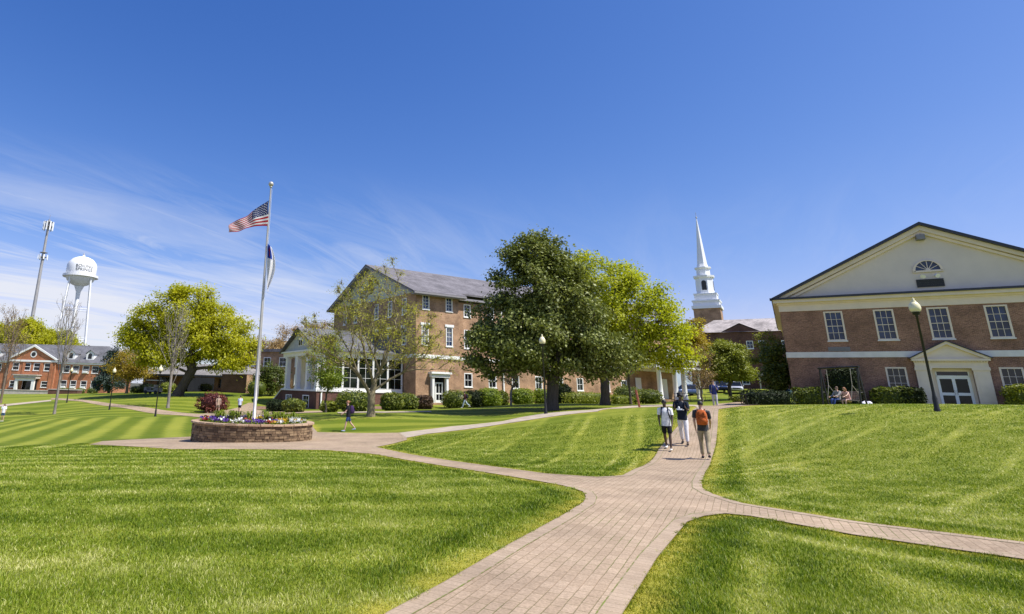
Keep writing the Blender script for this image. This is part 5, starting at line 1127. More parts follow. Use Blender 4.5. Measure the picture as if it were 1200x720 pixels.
def tree(name, label, loc, lobes, fork, r0, bark, leafmat, ntips=200, per=90, spread=.45, size=.16, step=.35, rmin=.012, seed=0, group=None, flat=.2, wig=.18, shell=.35, expo=.46, crown='crown', twigs=0, zmin=1.2, tlo=0, thi=1.0, hang=0, bias=.25, form=None):
    r = np.random.default_rng(seed + 100); t = thing(name, label, 'tree', loc, 0, group); T = in_crown(r, ntips, lobes, shell); T = T[T[:, 2] > zmin]
    nodes, par, tips = upright(r, *form) if form else skeleton(r, np.array(fork, float), T, step, wig, bias)
    if twigs:                                                                   # fine bare twigs at the ends
        base = len(nodes); ex, ep = [], []
        src = np.concatenate([np.array(tips), r.integers(base // 3, base, twigs * len(tips) // 2)])
        for j in src:
            for _ in range(twigs if j in tips else 1):
                d = nodes[j] - nodes[par[j]]; d = d / (np.linalg.norm(d) + 1e-6) + r.normal(0, .55, 3) + np.array([0, 0, .25]); d /= np.linalg.norm(d); L = r.uniform(.35, .95) * spread * 1.5; q1 = nodes[j] + d * L * .5; q2 = q1 + (d + r.normal(0, .25, 3)) * L * .5; ex += [q1, q2]; ep += [j, base + len(ex) - 2]
        nodes = np.concatenate([nodes, np.array(ex)]); par = np.concatenate([par, np.array(ep)]); tips = list(tips) + list(range(base + 1, base + len(ex), 2))
    o, rad = limbmesh('trunk', nodes, par, tips, r0, rmin, bark, t, expo)
    if per:
        tp = nodes[np.array(tips)]; pre = nodes[par[np.array(tips)]]; C = np.repeat(tp, per, 0); C = C + r.normal(0, spread, C.shape) * np.array([1, 1, .6]) - (tp - pre).repeat(per, 0) * r.uniform(0, 1.2, (len(C), 1)); C[:, 2] -= hang * np.abs(r.normal(0, 1, len(C)))
        C = C[C[:, 2] > zmin * .75]
        cl = np.repeat(r.uniform(0, 1, len(tp)), per)[:len(C)] if len(C) == len(tp) * per else r.uniform(0, 1, len(C)); tint = np.clip(tlo + (thi - tlo) * (cl * .55 + r.uniform(0, .45, len(C))), 0, 1)
        fc = C - T.mean(0) * np.array([1, 1, .9]); fc = fc / (np.linalg.norm(fc, axis=1)[:, None] + 1e-6) * .6 + np.array([0, 0, .5]); V, tt = quads(C, size, r, tint, flat, .6, fc); leafmesh(crown, V, tt, leafmat, t)
    return t
def shrub(name, label, loc, rad, leafmat, n=900, size=.12, box=False, seed=0, rz=0, group=None, loose=.12, trunk=None, cat=None):
    """clipped or loose bush: leaves through the outer shell of a rounded body that rests on the ground"""
    r = np.random.default_rng(seed + 900); t = thing(name, label, cat or ('hedge' if name == 'hedge' else 'shrub'), loc, rz, group); rx, ry, rh = rad
    e = .45 if box else .8
    if box: q = r.uniform(-1, 1, (n, 3)); q[np.arange(n), r.choice(3, n, p=[.2, .4, .4])] = r.choice([-1.0, 1.0], n)
    else: q = r.normal(size=(n, 3)); q /= np.linalg.norm(q, axis=1)[:, None]; q = np.sign(q) * np.abs(q) ** e
    q /= (np.abs(q) ** (4 if box else 2.2)).sum(1)[:, None] ** (1 / (4 if box else 2.2))
    lump = 1 + loose * (vnoise(q[:, 0] * rx + 7, q[:, 1] * ry + q[:, 2] * rh * 1.7 + 3, 2.2, seed) - .5) * 2; C = q * lump[:, None] * r.uniform(.84, 1.06, n)[:, None]; C = C * np.array([rx, ry, rh * .52]) + np.array([0, 0, rh * .5]); C[:, 2] = np.maximum(C[:, 2], 0.0)
    V, tt = quads(C, size, r, np.clip(r.uniform(.15, 1, len(C)), 0, 1), .1, .6, q[:len(C)] * .6 + np.array([0, 0, .4]) if len(q) == len(C) else None)
    mb = MB(); k, m = 16, 9; vs = []
    for i in range(m + 1):
        a = -math.pi / 2 + math.pi * i / m
        for j in range(k):
            th = 2 * math.pi * j / k; d = np.array([math.cos(a) * math.cos(th), math.cos(a) * math.sin(th), math.sin(a)]); d = np.sign(d) * np.abs(d) ** e; d /= (np.abs(d) ** (4 if box else 2.2)).sum() ** (1 / (4 if box else 2.2)); vs.append(d * np.array([rx, ry, rh * .52]) * .84 + np.array([0, 0, rh * .5]))
    cf = np.array([(i * k + j, i * k + (j + 1) % k, (i + 1) * k + (j + 1) % k, (i + 1) * k + j) for i in range(m) for j in range(k)])
    leafmesh('foliage', V, tt, leafmat, t, (np.array(vs), cf))
    b = MB()
    for j in range(5): a = j * 1.26; b.tube([(rx * .15 * math.cos(a), ry * .15 * math.sin(a), -.1), (rx * .35 * math.cos(a), ry * .35 * math.sin(a), rh * .5)], .03, 5)
    b.build('stem', 'bark_brown', t); return t
foliage('leaf_spring', [(.23,.28,.012), (.42,.46,.02), (.58,.58,.04)], .5, .55)
foliage('leaf_oak', [(.29,.30,.012), (.48,.49,.02), (.62,.58,.04)], .5, .55)
foliage('leaf_gold', [(.27,.18,.015), (.42,.32,.025), (.52,.42,.06)], .55, .45)
foliage('leaf_magnolia', [(.03,.042,.009), (.16,.19,.036), (.36,.38,.13)], .5, .24, .3)
foliage('leaf_green', [(.09,.14,.012), (.20,.27,.018), (.32,.37,.035)], .5, .4)
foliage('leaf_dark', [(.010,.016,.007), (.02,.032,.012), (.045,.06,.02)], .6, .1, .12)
foliage('leaf_spruce', [(.015,.03,.022), (.035,.06,.045), (.06,.095,.075)], .6, .1)
foliage('leaf_box', [(.05,.075,.010), (.12,.155,.018), (.26,.28,.03)], .5, .25)
foliage('leaf_lime', [(.10,.13,.012), (.22,.25,.02), (.34,.36,.04)], .5, .35)
foliage('leaf_red', [(.06,.013,.012), (.125,.03,.024), (.22,.065,.04)], .5, .25)
foliage('leaf_russet', [(.04,.022,.014), (.09,.05,.03), (.16,.10,.055)], .5, .2)
foliage('leaf_tan', [(.24,.14,.05), (.38,.25,.10), (.46,.36,.17)], .6, .35)
foliage('leaf_bud', [(.26,.26,.02), (.44,.44,.03), (.58,.55,.07)], .55, .4)
def trees():
    L = lambda u, Y: tuple(np.array(spot(u, Y)) - np.array([0, 0, .05]))
    # dark evergreen magnolia
    tree('magnolia_tree', 'large dark glossy evergreen magnolia with a dense crown sweeping low', L(646, 44.5),
         [(-.5,0,8.8,3.7,3.2,4.4), (-2.4,0,5.8,3.4,3.4,3.2), (1.7,.5,6.8,3.3,3.2,3.4), (-3.9,-.3,4.2,2.4,2.6,2.0), (4.0,0,4.2,2.5,2.6,1.9), (.3,-1,4.6,4.4,3.0,2.2), (-.9,0,11.4,1.9,1.8,2.2), (.5,0,9.6,1.9,2.0,2.2)], (.2, 0, 2.2), .42, 'bark_dark', 'leaf_magnolia', 480, 180, .42, .23, .45, seed=1, flat=.1, shell=.5, zmin=2.2)
    # yellow-green spreading tree behind it
    tree('maple_tree', 'broad yellow-green maple just behind the dark magnolia with dark limbs showing', L(709, 52),
         [(0,0,9.5,4.2,4,3.8), (3.2,0,8.0,3.8,3.6,3.2), (5.4,0,5.8,2.6,3,2.6), (-3,0,9,3,3,3), (1.5,0,5.4,4.4,3.4,1.8), (3.4,0,9.6,2.8,2.8,2.4), (6.2,-.5,4.0,1.8,2,1.2), (-.8,0,11.6,2.6,2.4,2.1), (1.6,0,10.6,2.4,2.4,2.0)], (.1, 0, 2.7), .36, 'bark_dark', 'leaf_spring', 330, 150, .46, .22, .45, seed=2, flat=.25, zmin=2.9)
    # big oak on the left
    tree('oak_tree', 'wide rounded yellow-green oak with a leaning dark trunk on the left lawn', L(207, 79.6),
         [(0,0,10.5,5,5,3.6), (-4,0,8.5,4,4,3), (4.6,0,8.6,4.4,4,3.2), (7.4,0,6.2,2.8,3,2.6), (-6.4,0,7.4,2.6,3,2), (1,0,6.5,5.4,4,2.2), (-3.0,-1,5.0,4.0,3,1.6), (.6,0,13,3,3,1.6), (6,-1,4.6,3,3,1.4)], (1.6, 0, 3.4), .62, 'bark_dark', 'leaf_oak', 330, 210, .60, .29, .6, seed=3, flat=.3, shell=.45, zmin=2.6)
    tree('young_tree', 'slender grey-barked tree with fine bare twigs in front of the spreading oak', L(197.5, 66), [(.3,0,6.6,2.0,1.8,3.6), (.2,0,4.6,1.6,1.6,1.6)], (.25, 0, 1.7), .16, 'bark_grey', 'leaf_bud', 120, 2, .25, .13, .35, .010, 4, form=(9.6, 4.0, 17, 6, .2, .95), zmin=2.2, expo=.52)
    tree('bare_tree', 'bare upright grey tree before the pediment of the red hall', L(66, 66), [(.3,0,7.4,1.7,1.6,3.2), (.2,0,5.2,1.5,1.4,1.8), (.4,0,9.2,1.0,1.0,1.6)], (.15, 0, 3.0), .135, 'bark_grey', 'leaf_tan', 110, 1, .2, .10, .4, .010, 5, form=(10.2, 4.0, 15, 6, .30, 1.15), zmin=3.2, expo=.52)
    tree('edge_tree', 'thin tree with sparse tan buds at the left edge of the lawn', L(1, 80), [(1,0,8,2.6,2.4,4), (.8,0,5,2.4,2,2)], (.3, 0, 2.0), .15, 'bark_brown', 'leaf_tan', 120, 4, .3, .15, .4, .011, 6, form=(11, 4.6, 18, 6, .2, .9), zmin=2, expo=.52)
    # the budding tree with the low spreading fork
    tree('budding_tree', 'wide low-forking tree with budding branches before the residence hall', L(435, 41),
         [(-.2,0,6.6,3.0,2.6,2.9), (-2.6,0,5.2,2.4,2.4,2.4), (2.4,0,5.4,2.3,2.2,2.3), (4.0,-.3,4.4,1.3,1.5,1.6), (-3.5,0,4.0,1.2,1.6,1.5), (0,-.6,4.4,3.4,2.2,1.6), (.9,0,9.4,1.1,1.1,1.6), (-1.6,0,8.2,1.2,1.2,1.2), (5.0,-.2,4.0,.9,.8,1.2)], (0, 0, 1.25), .28, 'bark_olive', 'leaf_bud', 300, 4, .24, .085, .3, .012, 8, twigs=6, wig=.05, shell=.5, zmin=1.9, expo=.56, bias=.75)
    tree('small_tree', 'small slim tree in fresh green leaf before the porch house columns', L(382, 51), [(0,0,4.0,1.5,1.4,2.1), (.3,0,2.8,1.3,1.2,1.0), (.2,0,5.6,.8,.8,1.0)], (0, 0, 1.5), .09, 'bark_dark', 'leaf_green', 130, 45, .28, .15, .3, .008, 9, zmin=1.5)
    tree('ornamental_tree', 'small pale bare ornamental tree on the lawn left of the magnolia trunk', L(599, 57), [(0,0,2.5,.9,.9,.9), (.1,0,3.1,.7,.7,.6)], (0, 0, 1.1), .10, 'bark_grey', 'leaf_tan', 60, 5, .16, .08, .2, .010, 10, twigs=3, zmin=1.2)
    tree('lawn_tree', 'thin-trunked tree between the maple and the leaning red post', L(739, 60), [(0,0,5,1.8,1.6,1.6), (.6,0,4,1.4,1.4,.8)], (0, 0, 2.6), .11, 'bark_dark', 'leaf_spring', 70, 26, .36, .17, .35, .01, 11, zmin=2.6)
    # right of the path
    tree('round_tree', 'round bright green tree before the chapel, above the silver car', L(857, 84), [(0,0,5.2,3.0,2.6,2.6), (-1.2,0,4.2,2.2,2.2,1.8), (1.5,0,4.0,2.4,2.2,1.7), (0,0,7,1.8,1.8,1.3)], (0, 0, 2.0), .22, 'bark_dark', 'leaf_lime', 200, 130, .40, .24, .4, seed=12, zmin=2.9, tlo=.2)
    tree('golden_tree', 'golden yellow tree in front of the steeple base', L(816, 100), [(.6,0,8.6,2.2,2.2,2.4), (-.6,0,6.8,2.2,2,1.8), (.8,0,10.8,1.6,1.6,1.4), (1.6,0,7.6,2,2,1.3)], (0, 0, 3.2), .22, 'bark_brown', 'leaf_gold', 150, 110, .45, .27, .45, seed=13, zmin=3.4)
    tree('brown_tree', 'sparse brownish budding tree left of the round green tree', L(823, 82), [(0,0,4.6,2.0,1.8,2.8), (.4,0,3,1.8,1.6,1.4)], (0, 0, 1.6), .13, 'bark_brown', 'leaf_tan', 110, 4, .35, .14, .35, .010, 14, twigs=3, zmin=1.3)
    tree('corner_tree', 'dark green tree with bright top leaves hugging the corner of the brick hall', L(917, 58), [(0,0,4.0,.95,1.2,2.3), (-.4,0,2.6,.9,1.0,1.3)], (0, 0, 1.3), .14, 'bark_dark', 'leaf_box', 120, 90, .32, .2, .35, seed=15, zmin=.6)
    tree('corner_sapling', 'bright yellow-green sapling above the dark tree at the hall corner', L(909, 61), [(.3,0,6.2,1.0,1.0,1.5), (-1.4,0,4.7,.9,.7,.5), (.2,0,5.0,.8,.8,.7)], (0, 0, 3.2), .08, 'bark_brown', 'leaf_lime', 60, 55, .26, .18, .35, seed=16, zmin=2.5)
    # background trees behind the red hall and porch house
    for i, (u, Y, H, w, lb) in enumerate(((-12, 172, 18.5, 6, 'yellow-green tree at the left edge behind the red hall roof'), (17, 168, 20, 6.5, 'tallest yellow-green tree behind the red hall pediment'), (40, 176, 18.5, 5, 'yellow-green tree behind the red hall, left of the water tower'), (62, 170, 16.5, 5.5, 'yellow-green tree behind the red hall at the foot of the water tower'))):
        tree('background_tree', lb, L(u, Y), [(0,0,H*.68,w,w,H*.26), (-w*.6,0,H*.55,w*.6,w*.6,H*.2), (w*.6,0,H*.56,w*.6,w*.6,H*.2), (0,0,H*.86,w*.5,w*.5,H*.13)], (0, 0, H * .25), .4, 'bark_brown', 'leaf_oak', 220, 110, .9, .5, .9, .03, 20 + i, 'yellow-green trees behind the red hall', zmin=4)
    tree('spruce_tree', 'dark blue-green spruce at the right end of the red hall', L(126, 108), [(0,0,2,3.2,3,1.6), (0,0,4,2.4,2.3,1.6), (0,0,6,1.6,1.6,1.5), (0,0,7.6,.8,.8,1.2)], (0, 0, 6.6), .2, 'bark_dark', 'leaf_spruce', 170, 80, .35, .26, .5, .02, 30, zmin=.3, hang=.15)
    tree('copper_tree', 'copper-tinged budding tree beside the spruce', L(147, 92), [(0,0,4.4,3,2.6,2.2), (-1.6,0,3.6,2,2,1.5), (2.0,0,3.8,2,2,1.6)], (0, 0, 1.6), .2, 'bark_brown', 'leaf_gold', 170, 55, .45, .22, .4, .014, 31, zmin=1.6, thi=.7)
    for i, (u, Y, H, w, ps, lb) in enumerate(((312, 112, 10, 4.0, 16, 'sparse tan tree behind the flagpole'), (338, 118, 13, 5, 16, 'sparse tan-budded tree rising behind the porch house gable'), (372, 108, 12.5, 4.5, 18, 'tan-budded tree behind the porch house roof'), (398, 104, 13, 4, 18, 'sparse tan tree left of the residence gable'))):
        tree('budding_backdrop_tree', lb, L(u, Y), [(0,0,H*.66,w,w*.8,H*.3), (-w*.4,0,H*.5,w*.7,w*.6,H*.25), (w*.5,0,H*.5,w*.6,w*.6,H*.25)], (0, 0, H * .22), .25, 'bark_brown', 'leaf_tan' if i != 3 else 'leaf_bud', 140, ps, .6, .24, .6, .02, 40 + i, 'sparse budding trees behind the porch house', twigs=3, zmin=2.5)
    tree('dark_evergreen', 'dark evergreen behind the left end of the porch house', L(316, 84), [(0,0,2.6,2.2,2,2.4), (-1,0,1.8,1.6,1.5,1.6)], (0, 0, 1.0), .15, 'bark_dark', 'leaf_box', 110, 70, .35, .22, .4, seed=50, zmin=.3, thi=.6)
    tree('far_tree', 'pale leafing tree in the gap between the red hall and the oak', L(148, 150), [(0,0,7,4,4,4)], (0, 0, 3), .25, 'bark_grey', 'leaf_tan', 90, 8, .6, .3, .7, .03, 51, twigs=3, zmin=3)
trees()
def shrubs():
    L = lambda u, Y: spot(u, Y)
    RB = rz_of((.8175, -.576)); DH = rz_of((.883, .469))
    def rb(s, out, *a, **k):                                                   # along the right hall's front
        P = np.array([43.304, 44.5]) + np.array([.8175, -.576]) * s + np.array([-.576, -.8175]) * out; return (P[0], P[1], tz(*P) - .05)
    hg = 'clipped bushes along the cream-gabled brick hall'
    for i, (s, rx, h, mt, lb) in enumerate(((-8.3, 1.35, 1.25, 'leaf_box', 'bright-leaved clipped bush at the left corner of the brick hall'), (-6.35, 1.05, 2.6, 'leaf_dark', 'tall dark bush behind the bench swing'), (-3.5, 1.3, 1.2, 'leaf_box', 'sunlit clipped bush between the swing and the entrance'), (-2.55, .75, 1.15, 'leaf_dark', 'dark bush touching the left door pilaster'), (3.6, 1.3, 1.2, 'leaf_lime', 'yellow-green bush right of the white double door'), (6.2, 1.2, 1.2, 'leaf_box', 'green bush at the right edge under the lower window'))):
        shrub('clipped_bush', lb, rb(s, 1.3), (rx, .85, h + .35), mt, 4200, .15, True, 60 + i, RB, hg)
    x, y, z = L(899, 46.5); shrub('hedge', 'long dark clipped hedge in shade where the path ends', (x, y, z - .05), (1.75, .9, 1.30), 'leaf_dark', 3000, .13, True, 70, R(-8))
    dg = 'bushes along the residence hall'
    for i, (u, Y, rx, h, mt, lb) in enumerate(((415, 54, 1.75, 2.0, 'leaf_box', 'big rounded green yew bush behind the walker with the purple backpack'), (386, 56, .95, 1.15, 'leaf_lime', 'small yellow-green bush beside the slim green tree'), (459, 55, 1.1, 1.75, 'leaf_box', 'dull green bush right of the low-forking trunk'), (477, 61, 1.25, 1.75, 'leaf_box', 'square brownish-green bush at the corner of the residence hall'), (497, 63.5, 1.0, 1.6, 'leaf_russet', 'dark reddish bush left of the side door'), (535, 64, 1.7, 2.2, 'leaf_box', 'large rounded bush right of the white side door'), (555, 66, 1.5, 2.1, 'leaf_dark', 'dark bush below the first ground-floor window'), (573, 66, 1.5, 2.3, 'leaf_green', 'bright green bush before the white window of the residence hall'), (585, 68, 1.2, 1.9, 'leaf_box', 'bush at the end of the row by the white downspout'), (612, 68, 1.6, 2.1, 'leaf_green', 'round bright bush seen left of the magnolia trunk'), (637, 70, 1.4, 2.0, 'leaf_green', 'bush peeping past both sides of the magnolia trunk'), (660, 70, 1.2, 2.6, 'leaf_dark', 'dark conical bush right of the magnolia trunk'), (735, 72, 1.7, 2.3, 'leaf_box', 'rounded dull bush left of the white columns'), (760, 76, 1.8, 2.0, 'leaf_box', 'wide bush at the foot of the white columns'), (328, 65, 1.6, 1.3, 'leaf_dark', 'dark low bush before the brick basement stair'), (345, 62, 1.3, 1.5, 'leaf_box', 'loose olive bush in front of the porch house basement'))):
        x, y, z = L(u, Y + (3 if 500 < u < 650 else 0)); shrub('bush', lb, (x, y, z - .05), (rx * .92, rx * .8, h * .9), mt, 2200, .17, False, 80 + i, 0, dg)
    x, y, z = L(690, 66); shrub('hedge', 'low yellow-green hedge under the maple trunk', (x, y, z - .05), (3.6, .8, 1.25), 'leaf_lime', 1600, .16, True, 100, DH)
    x, y, z = L(728, 68); shrub('hedge', 'short low hedge right of the maple trunk', (x, y, z - .05), (1.5, .7, 1.0), 'leaf_lime', 700, .16, True, 101, DH)
    x, y, z = L(250, 63); shrub('red_maple_shrub', 'dome-shaped dark red Japanese maple beside the curving path', (x, y, z - .02), (1.5, 1.35, 1.9), 'leaf_red', 2400, .17, False, 102, loose=.35)
    for i, (u, Y, r_, h, mt, lb) in enumerate(((92, 121, 1.0, 1.1, 'leaf_box', 'round clipped bush below the red hall windows'), (107, 119, 1.1, 1.1, 'leaf_box', 'round clipped bush near the right end of the red hall'), (74, 123, 1.2, 1.2, 'leaf_box', 'round bush behind the brick planter'), (160, 94, 1.2, 1.1, 'leaf_box', 'low bush left of the golf cart'), (195, 91, 1.2, 1.6, 'leaf_lime', 'yellow-green bush right of the golf cart'), (170, 93, 1.2, 1.5, 'leaf_dark', 'dark bush behind the golf cart'), (300, 82, 1.5, 2.2, 'leaf_box', 'green bush beside the brick screening wall'), (866, 78, .9, .9, 'leaf_lime', 'little yellow-green bush near the silver car'))):
        x, y, z = L(u, Y); shrub('round_bush', lb, (x, y, z - .05), (r_, r_, h), mt, 500, .18, False, 110 + i)
shrubs()

# ------------------------------------------------------------------ stone flower bed
def bed():
    t = thing('flower_bed', 'round stacked-stone flower bed at the foot of the flagpole', 'flower bed', BED)
    H = .66; b = MB(); rr = random.Random(4); R0 = 2.85; zc = 0
    dlt = min(tz(BED[0] + 2.9 * math.cos(a), BED[1] + 2.9 * math.sin(a)) for a in np.linspace(0, 6.28, 24)) - BED[2] - .1
    rows = int((H - dlt) / .1); rh = (H - dlt) / rows
    for i in range(rows):
        a = rr.random(); 
        while a < 2 * math.pi + .0:
            w = rr.uniform(.05, .12); o = rr.uniform(-.02, .025); z0 = dlt + i * rh; a1 = a + w; r1 = R0 + o
            P = lambda r_, an, z: (r_ * math.cos(an), r_ * math.sin(an), z)
            g = .006; vs = [P(2.6, a, z0), P(2.6, a1, z0), P(r1, a1 - g / 2, z0 + g), P(r1, a + g / 2, z0 + g), P(2.6, a, z0 + rh), P(2.6, a1, z0 + rh), P(r1, a1 - g / 2, z0 + rh - g), P(r1, a + g / 2, z0 + rh - g)]
            b.add(vs, [(0, 1, 2, 3), (7, 6, 5, 4), (3, 2, 6, 7), (0, 3, 7, 4), (2, 1, 5, 6)]); a = a1
    b.build('wall', 'wallstone', t)
    b = MB(); n = 34
    for k in range(n):
        a0, a1 = 2 * math.pi * k / n + .006, 2 * math.pi * (k + 1) / n - .006; P = lambda r_, an, z: (r_ * math.cos(an), r_ * math.sin(an), z); z0, z1 = H + .002, H + .075 + rr.uniform(-.006, .006)
        b.add([P(2.58, a0, z0), P(2.93, a0, z0), P(2.93, a1, z0), P(2.58, a1, z0), P(2.58, a0, z1), P(2.93, a0, z1), P(2.93, a1, z1), P(2.58, a1, z1)], [(0,1,2,3),(7,6,5,4),(0,4,5,1),(1,5,6,2),(2,6,7,3),(3,7,4,0)])
    b.build('coping', 'capstone', t)
    b = MB(); b.lathe([(2.66, H - .3), (2.66, H - .06), (1.4, H + .04), (.0, H + .08)], k=32); b.build('soil', 'soil', t)
    foliage('petal_purple', [(.05,.02,.17), (.12,.05,.34), (.25,.12,.45)], .6, .2); foliage('petal_yellow', [(.45,.26,.01), (.6,.38,.02), (.7,.5,.05)], .6, .2); foliage('petal_white', [(.6,.58,.55), (.75,.73,.72), (.8,.8,.78)], .6, .2); foliage('petal_red', [(.2,.02,.02), (.35,.05,.03), (.4,.1,.05)], .6, .2)
    protos = {}
    r = np.random.default_rng(8)
    for nm in ('purple', 'yellow', 'white', 'red'):
        C = r.normal(0, 1, (26, 3)) * np.array([.075, .075, .025]) + np.array([0, 0, .2]); V, tt = quads(C, .1, r, r.uniform(0, 1, 26), .6, .9); me1 = leafmesh('flower', V, tt, 'petal_' + nm)
        C = r.normal(0, 1, (40, 3)) * np.array([.12, .12, .05]) + np.array([0, 0, .09]); V, tt = quads(C, .1, r, r.uniform(0, 1, 40), .2); me2 = leafmesh('foliage', V, tt, 'leaf_green'); protos[nm] = (me1, me2)
    cnt = {k: 0 for k in protos}; spots = []
    for k in range(92):
        a = r.uniform(0, 2 * math.pi); rad = 2.5 * math.sqrt(r.uniform(.25, 1)); x, y = rad * math.cos(a), rad * math.sin(a)
        if any((x - p) ** 2 + (y - q) ** 2 < .05 for p, q in spots): continue
        spots.append((x, y))
        nm = 'purple' if (x < -.6 or abs(x - .5) < .5) and r.random() < .72 else str(r.choice(['yellow', 'white', 'purple', 'red'], p=[.42, .3, .2, .08]))
        if x > 1.3 and nm == 'purple': nm = 'white'
        z = BED[2] + H - .02 + .05 * (1 - rad / 2.7); p = thing('pansy', nm + ' pansy planted in the round stone bed', 'flower', (BED[0] + x, BED[1] + y, z), r.uniform(0, 6), nm + ' pansies in the stone bed')
        for src in protos[nm]:
            if cnt[nm] == 0: o = src
            else: o = src.copy(); COL.objects.link(o)
            o.parent = p
        cnt[nm] += 1
    pl = None
    for k, (x, y) in enumerate(((-1.7, .5), (-1.3, 1.1), (-.9, .6), (-.35, .7), (.9, .8), (1.4, .6), (1.8, 1.0), (1.1, 1.3), (-2.0, 1.2), (.4, 1.2))):
        p = thing('daylily', 'strappy green daylily clump near the pole in the stone bed', 'plant', (BED[0] + x, BED[1] + y, BED[2] + H), k * 1.3, 'daylily clumps around the flagpole')
        if pl is None:
            V = []; T = []
            for j in range(46):
                a = r.uniform(0, 6.28); out = r.uniform(.15, .42); h = r.uniform(.28, .52); w = .022; c, s = math.cos(a), math.sin(a); pts = [(0.03 * c, .03 * s, 0), (out * .45 * c, out * .45 * s, h), (out * c, out * s, h * .9), (out * 1.25 * c, out * 1.25 * s, h * .55)]; tn = r.uniform(.3, 1)
                for q in range(3):
                    wa, wb = w * (1, 1, .7)[q], w * (1, .7, .1)[q]; A, B_ = pts[q], pts[q + 1]; V += [(A[0] - s * wa, A[1] + c * wa, A[2]), (A[0] + s * wa, A[1] - c * wa, A[2]), (B_[0] + s * wb, B_[1] - c * wb, B_[2]), (B_[0] - s * wb, B_[1] + c * wb, B_[2])]; T += [tn] * 4
            pl = leafmesh('foliage', np.array(V), np.array(T), 'leaf_green'); o = pl
        else: o = pl.copy(); COL.objects.link(o)
        o.parent = p
def stonemats():
    for nm, lo, mid, hi in (('wallstone', (.06,.038,.022), (.165,.105,.058), (.33,.23,.13)), ('capstone', (.28,.18,.11), (.40,.27,.17), (.48,.35,.24))):
        m, t, b = nt(nm); g = t.nodes.new('ShaderNodeNewGeometry'); v = coord(t); f = N(t, 'ShaderNodeMath', operation='MULTIPLY_ADD'); f.inputs[1].default_value = .6; t.links.new(g.outputs['Random Per Island'], f.inputs[0]); k = N(t, 'ShaderNodeMath', operation='MULTIPLY'); k.inputs[1].default_value = .45; t.links.new(noise(t, v, 5, 5), k.inputs[0]); t.links.new(k.outputs[0], f.inputs[2])
        t.links.new(ramp(t, f.outputs[0], [(.1, lo), (.5, mid), (.95, hi)]), b.inputs['Base Color']); b.inputs['Roughness'].default_value = .9; bump(t, b, noise(t, v, 14, 5), .03, .8); MATS[nm] = m
stonemats(); bed()

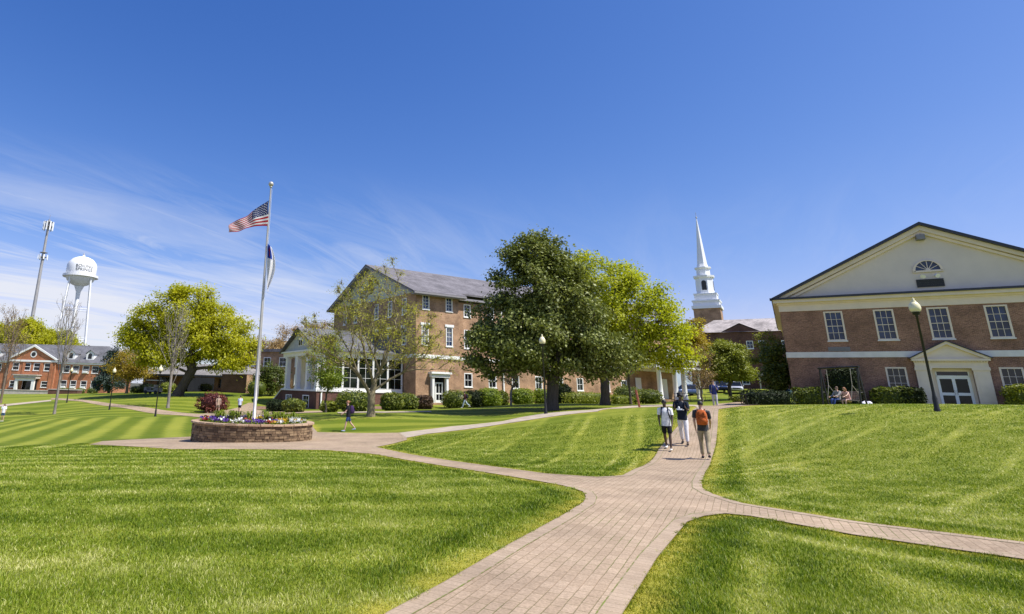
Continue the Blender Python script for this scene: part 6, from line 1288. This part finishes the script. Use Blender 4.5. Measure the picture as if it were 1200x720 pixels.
# ------------------------------------------------------------------ daylight
SUN_DIR = Vector((.885, -.465, 0)).normalized(); EL = R(56)
def light():
    w = bpy.data.worlds.new('World'); SC.world = w; w.use_nodes = True; t = w.node_tree; bg = t.nodes['Background']
    sk = t.nodes.new('ShaderNodeTexSky'); sk.sky_type = 'NISHITA'; sk.sun_disc = False; sk.sun_elevation = EL; az = math.atan2(SUN_DIR.x, SUN_DIR.y); sk.sun_rotation = az; sk.air_density = 1.0; sk.dust_density = 1.0; sk.ozone_density = 3.0; sk.altitude = 250
    g = coord(t, 'Generated'); s = N(t, 'ShaderNodeSeparateXYZ'); t.links.new(g, s.inputs[0])
    def mth(op, a, b=None, clamp=False):
        n = N(t, 'ShaderNodeMath', operation=op, use_clamp=clamp)
        for i, q in enumerate((a, b)):
            if q is None: continue
            if hasattr(q, 'links'): t.links.new(q, n.inputs[i])
            else: n.inputs[i].default_value = q
        return n.outputs[0]
    zz = mth('MAXIMUM', s.outputs[2], .03); den = mth('ADD', zz, .06); cx, cy = mth('DIVIDE', s.outputs[0], den), mth('DIVIDE', s.outputs[1], den)
    # thin cirrus drawn out in long streaks, thicker to the left and low down
    cb = N(t, 'ShaderNodeCombineXYZ'); t.links.new(cx, cb.inputs[0]); t.links.new(cy, cb.inputs[1]); mp = N(t, 'ShaderNodeMapping'); mp.vector_type = 'TEXTURE'; mp.inputs['Rotation'].default_value = (0, 0, R(38)); mp.inputs['Scale'].default_value = (4.2, .85, 1); t.links.new(cb.outputs[0], mp.inputs[0])
    n1 = noise(t, mp.outputs[0], 1.3, 9, .62, .8); n2 = noise(t, cb.outputs[0], .45, 4, .5); mp2 = N(t, 'ShaderNodeMapping'); mp2.vector_type = 'TEXTURE'; mp2.inputs['Rotation'].default_value = (0, 0, R(64)); mp2.inputs['Scale'].default_value = (2.2, .34, 1); t.links.new(cb.outputs[0], mp2.inputs[0]); n1 = mth('MAXIMUM', n1, mth('MULTIPLY', noise(t, mp2.outputs[0], 1.1, 9, .68, 1.1), .98))
    az_ = mth('ARCTAN2', s.outputs[0], s.outputs[1]); left = N(t, 'ShaderNodeMapRange', interpolation_type='SMOOTHSTEP'); left.inputs[1].default_value = .45; left.inputs[2].default_value = -.55; t.links.new(az_, left.inputs[0])
    low = N(t, 'ShaderNodeMapRange', interpolation_type='SMOOTHSTEP'); low.inputs[1].default_value = .37; low.inputs[2].default_value = .12; t.links.new(s.outputs[2], low.inputs[0])
    c = mth('MULTIPLY', mth('SUBTRACT', mth('ADD', mth('MULTIPLY', n1, .75), mth('MULTIPLY', n2, .5)), .565), 5.2, True)
    cov = mth('MULTIPLY', mth('MULTIPLY', c, mth('ADD', mth('MULTIPLY', left.outputs[0], .9), .1)), low.outputs[0], True)
    hz = N(t, 'ShaderNodeMapRange', interpolation_type='SMOOTHSTEP'); hz.inputs[1].default_value = .2; hz.inputs[2].default_value = .02; t.links.new(s.outputs[2], hz.inputs[0])
    cov = mth('ADD', cov, mth('MULTIPLY', mth('MULTIPLY', hz.outputs[0], left.outputs[0]), .5), True)
    sc = t.nodes.new('ShaderNodeSeparateColor'); t.links.new(sk.outputs[0], sc.inputs[0]); cc = t.nodes.new('ShaderNodeCombineColor')      # the deep polarised blue of the photograph's sky
    ch = [mth('MULTIPLY', mth('POWER', sc.outputs[i], pw), gn) for i, (pw, gn) in enumerate(((1.72, .318), (1.2, .462), (.84, 1.02)))]
    ch[0] = mth('MINIMUM', ch[0], mth('MULTIPLY', ch[1], .84))
    for i in range(3): t.links.new(ch[i], cc.inputs[i])
    tint = cc.outputs[0]
    t.links.new(mixc(t, cov, tint, (3.75, 3.9, 4.4)), bg.inputs[0]); bg.inputs[1].default_value = SKY
    l = bpy.data.lights.new('sun', 'SUN'); l.energy = SUNE; l.angle = R(.5); l.color = (1, .955, .88); o = bpy.data.objects.new('sun', l); COL.objects.link(o)
    d = Vector((SUN_DIR.x * math.cos(EL), SUN_DIR.y * math.cos(EL), math.sin(EL))); o.rotation_euler = d.to_track_quat('Z', 'Y').to_euler(); o.location = (40, -10, 60)
SKY, SUNE = .15, 4.8
light()
SC.view_settings.view_transform = 'Standard'; SC.view_settings.look = 'None'; SC.view_settings.gamma = 1; SC.view_settings.exposure = .5; SC.view_settings.use_curve_mapping = False
SC.cycles.use_denoising = True; SC.cycles.max_bounces = 8; SC.cycles.transparent_max_bounces = 8
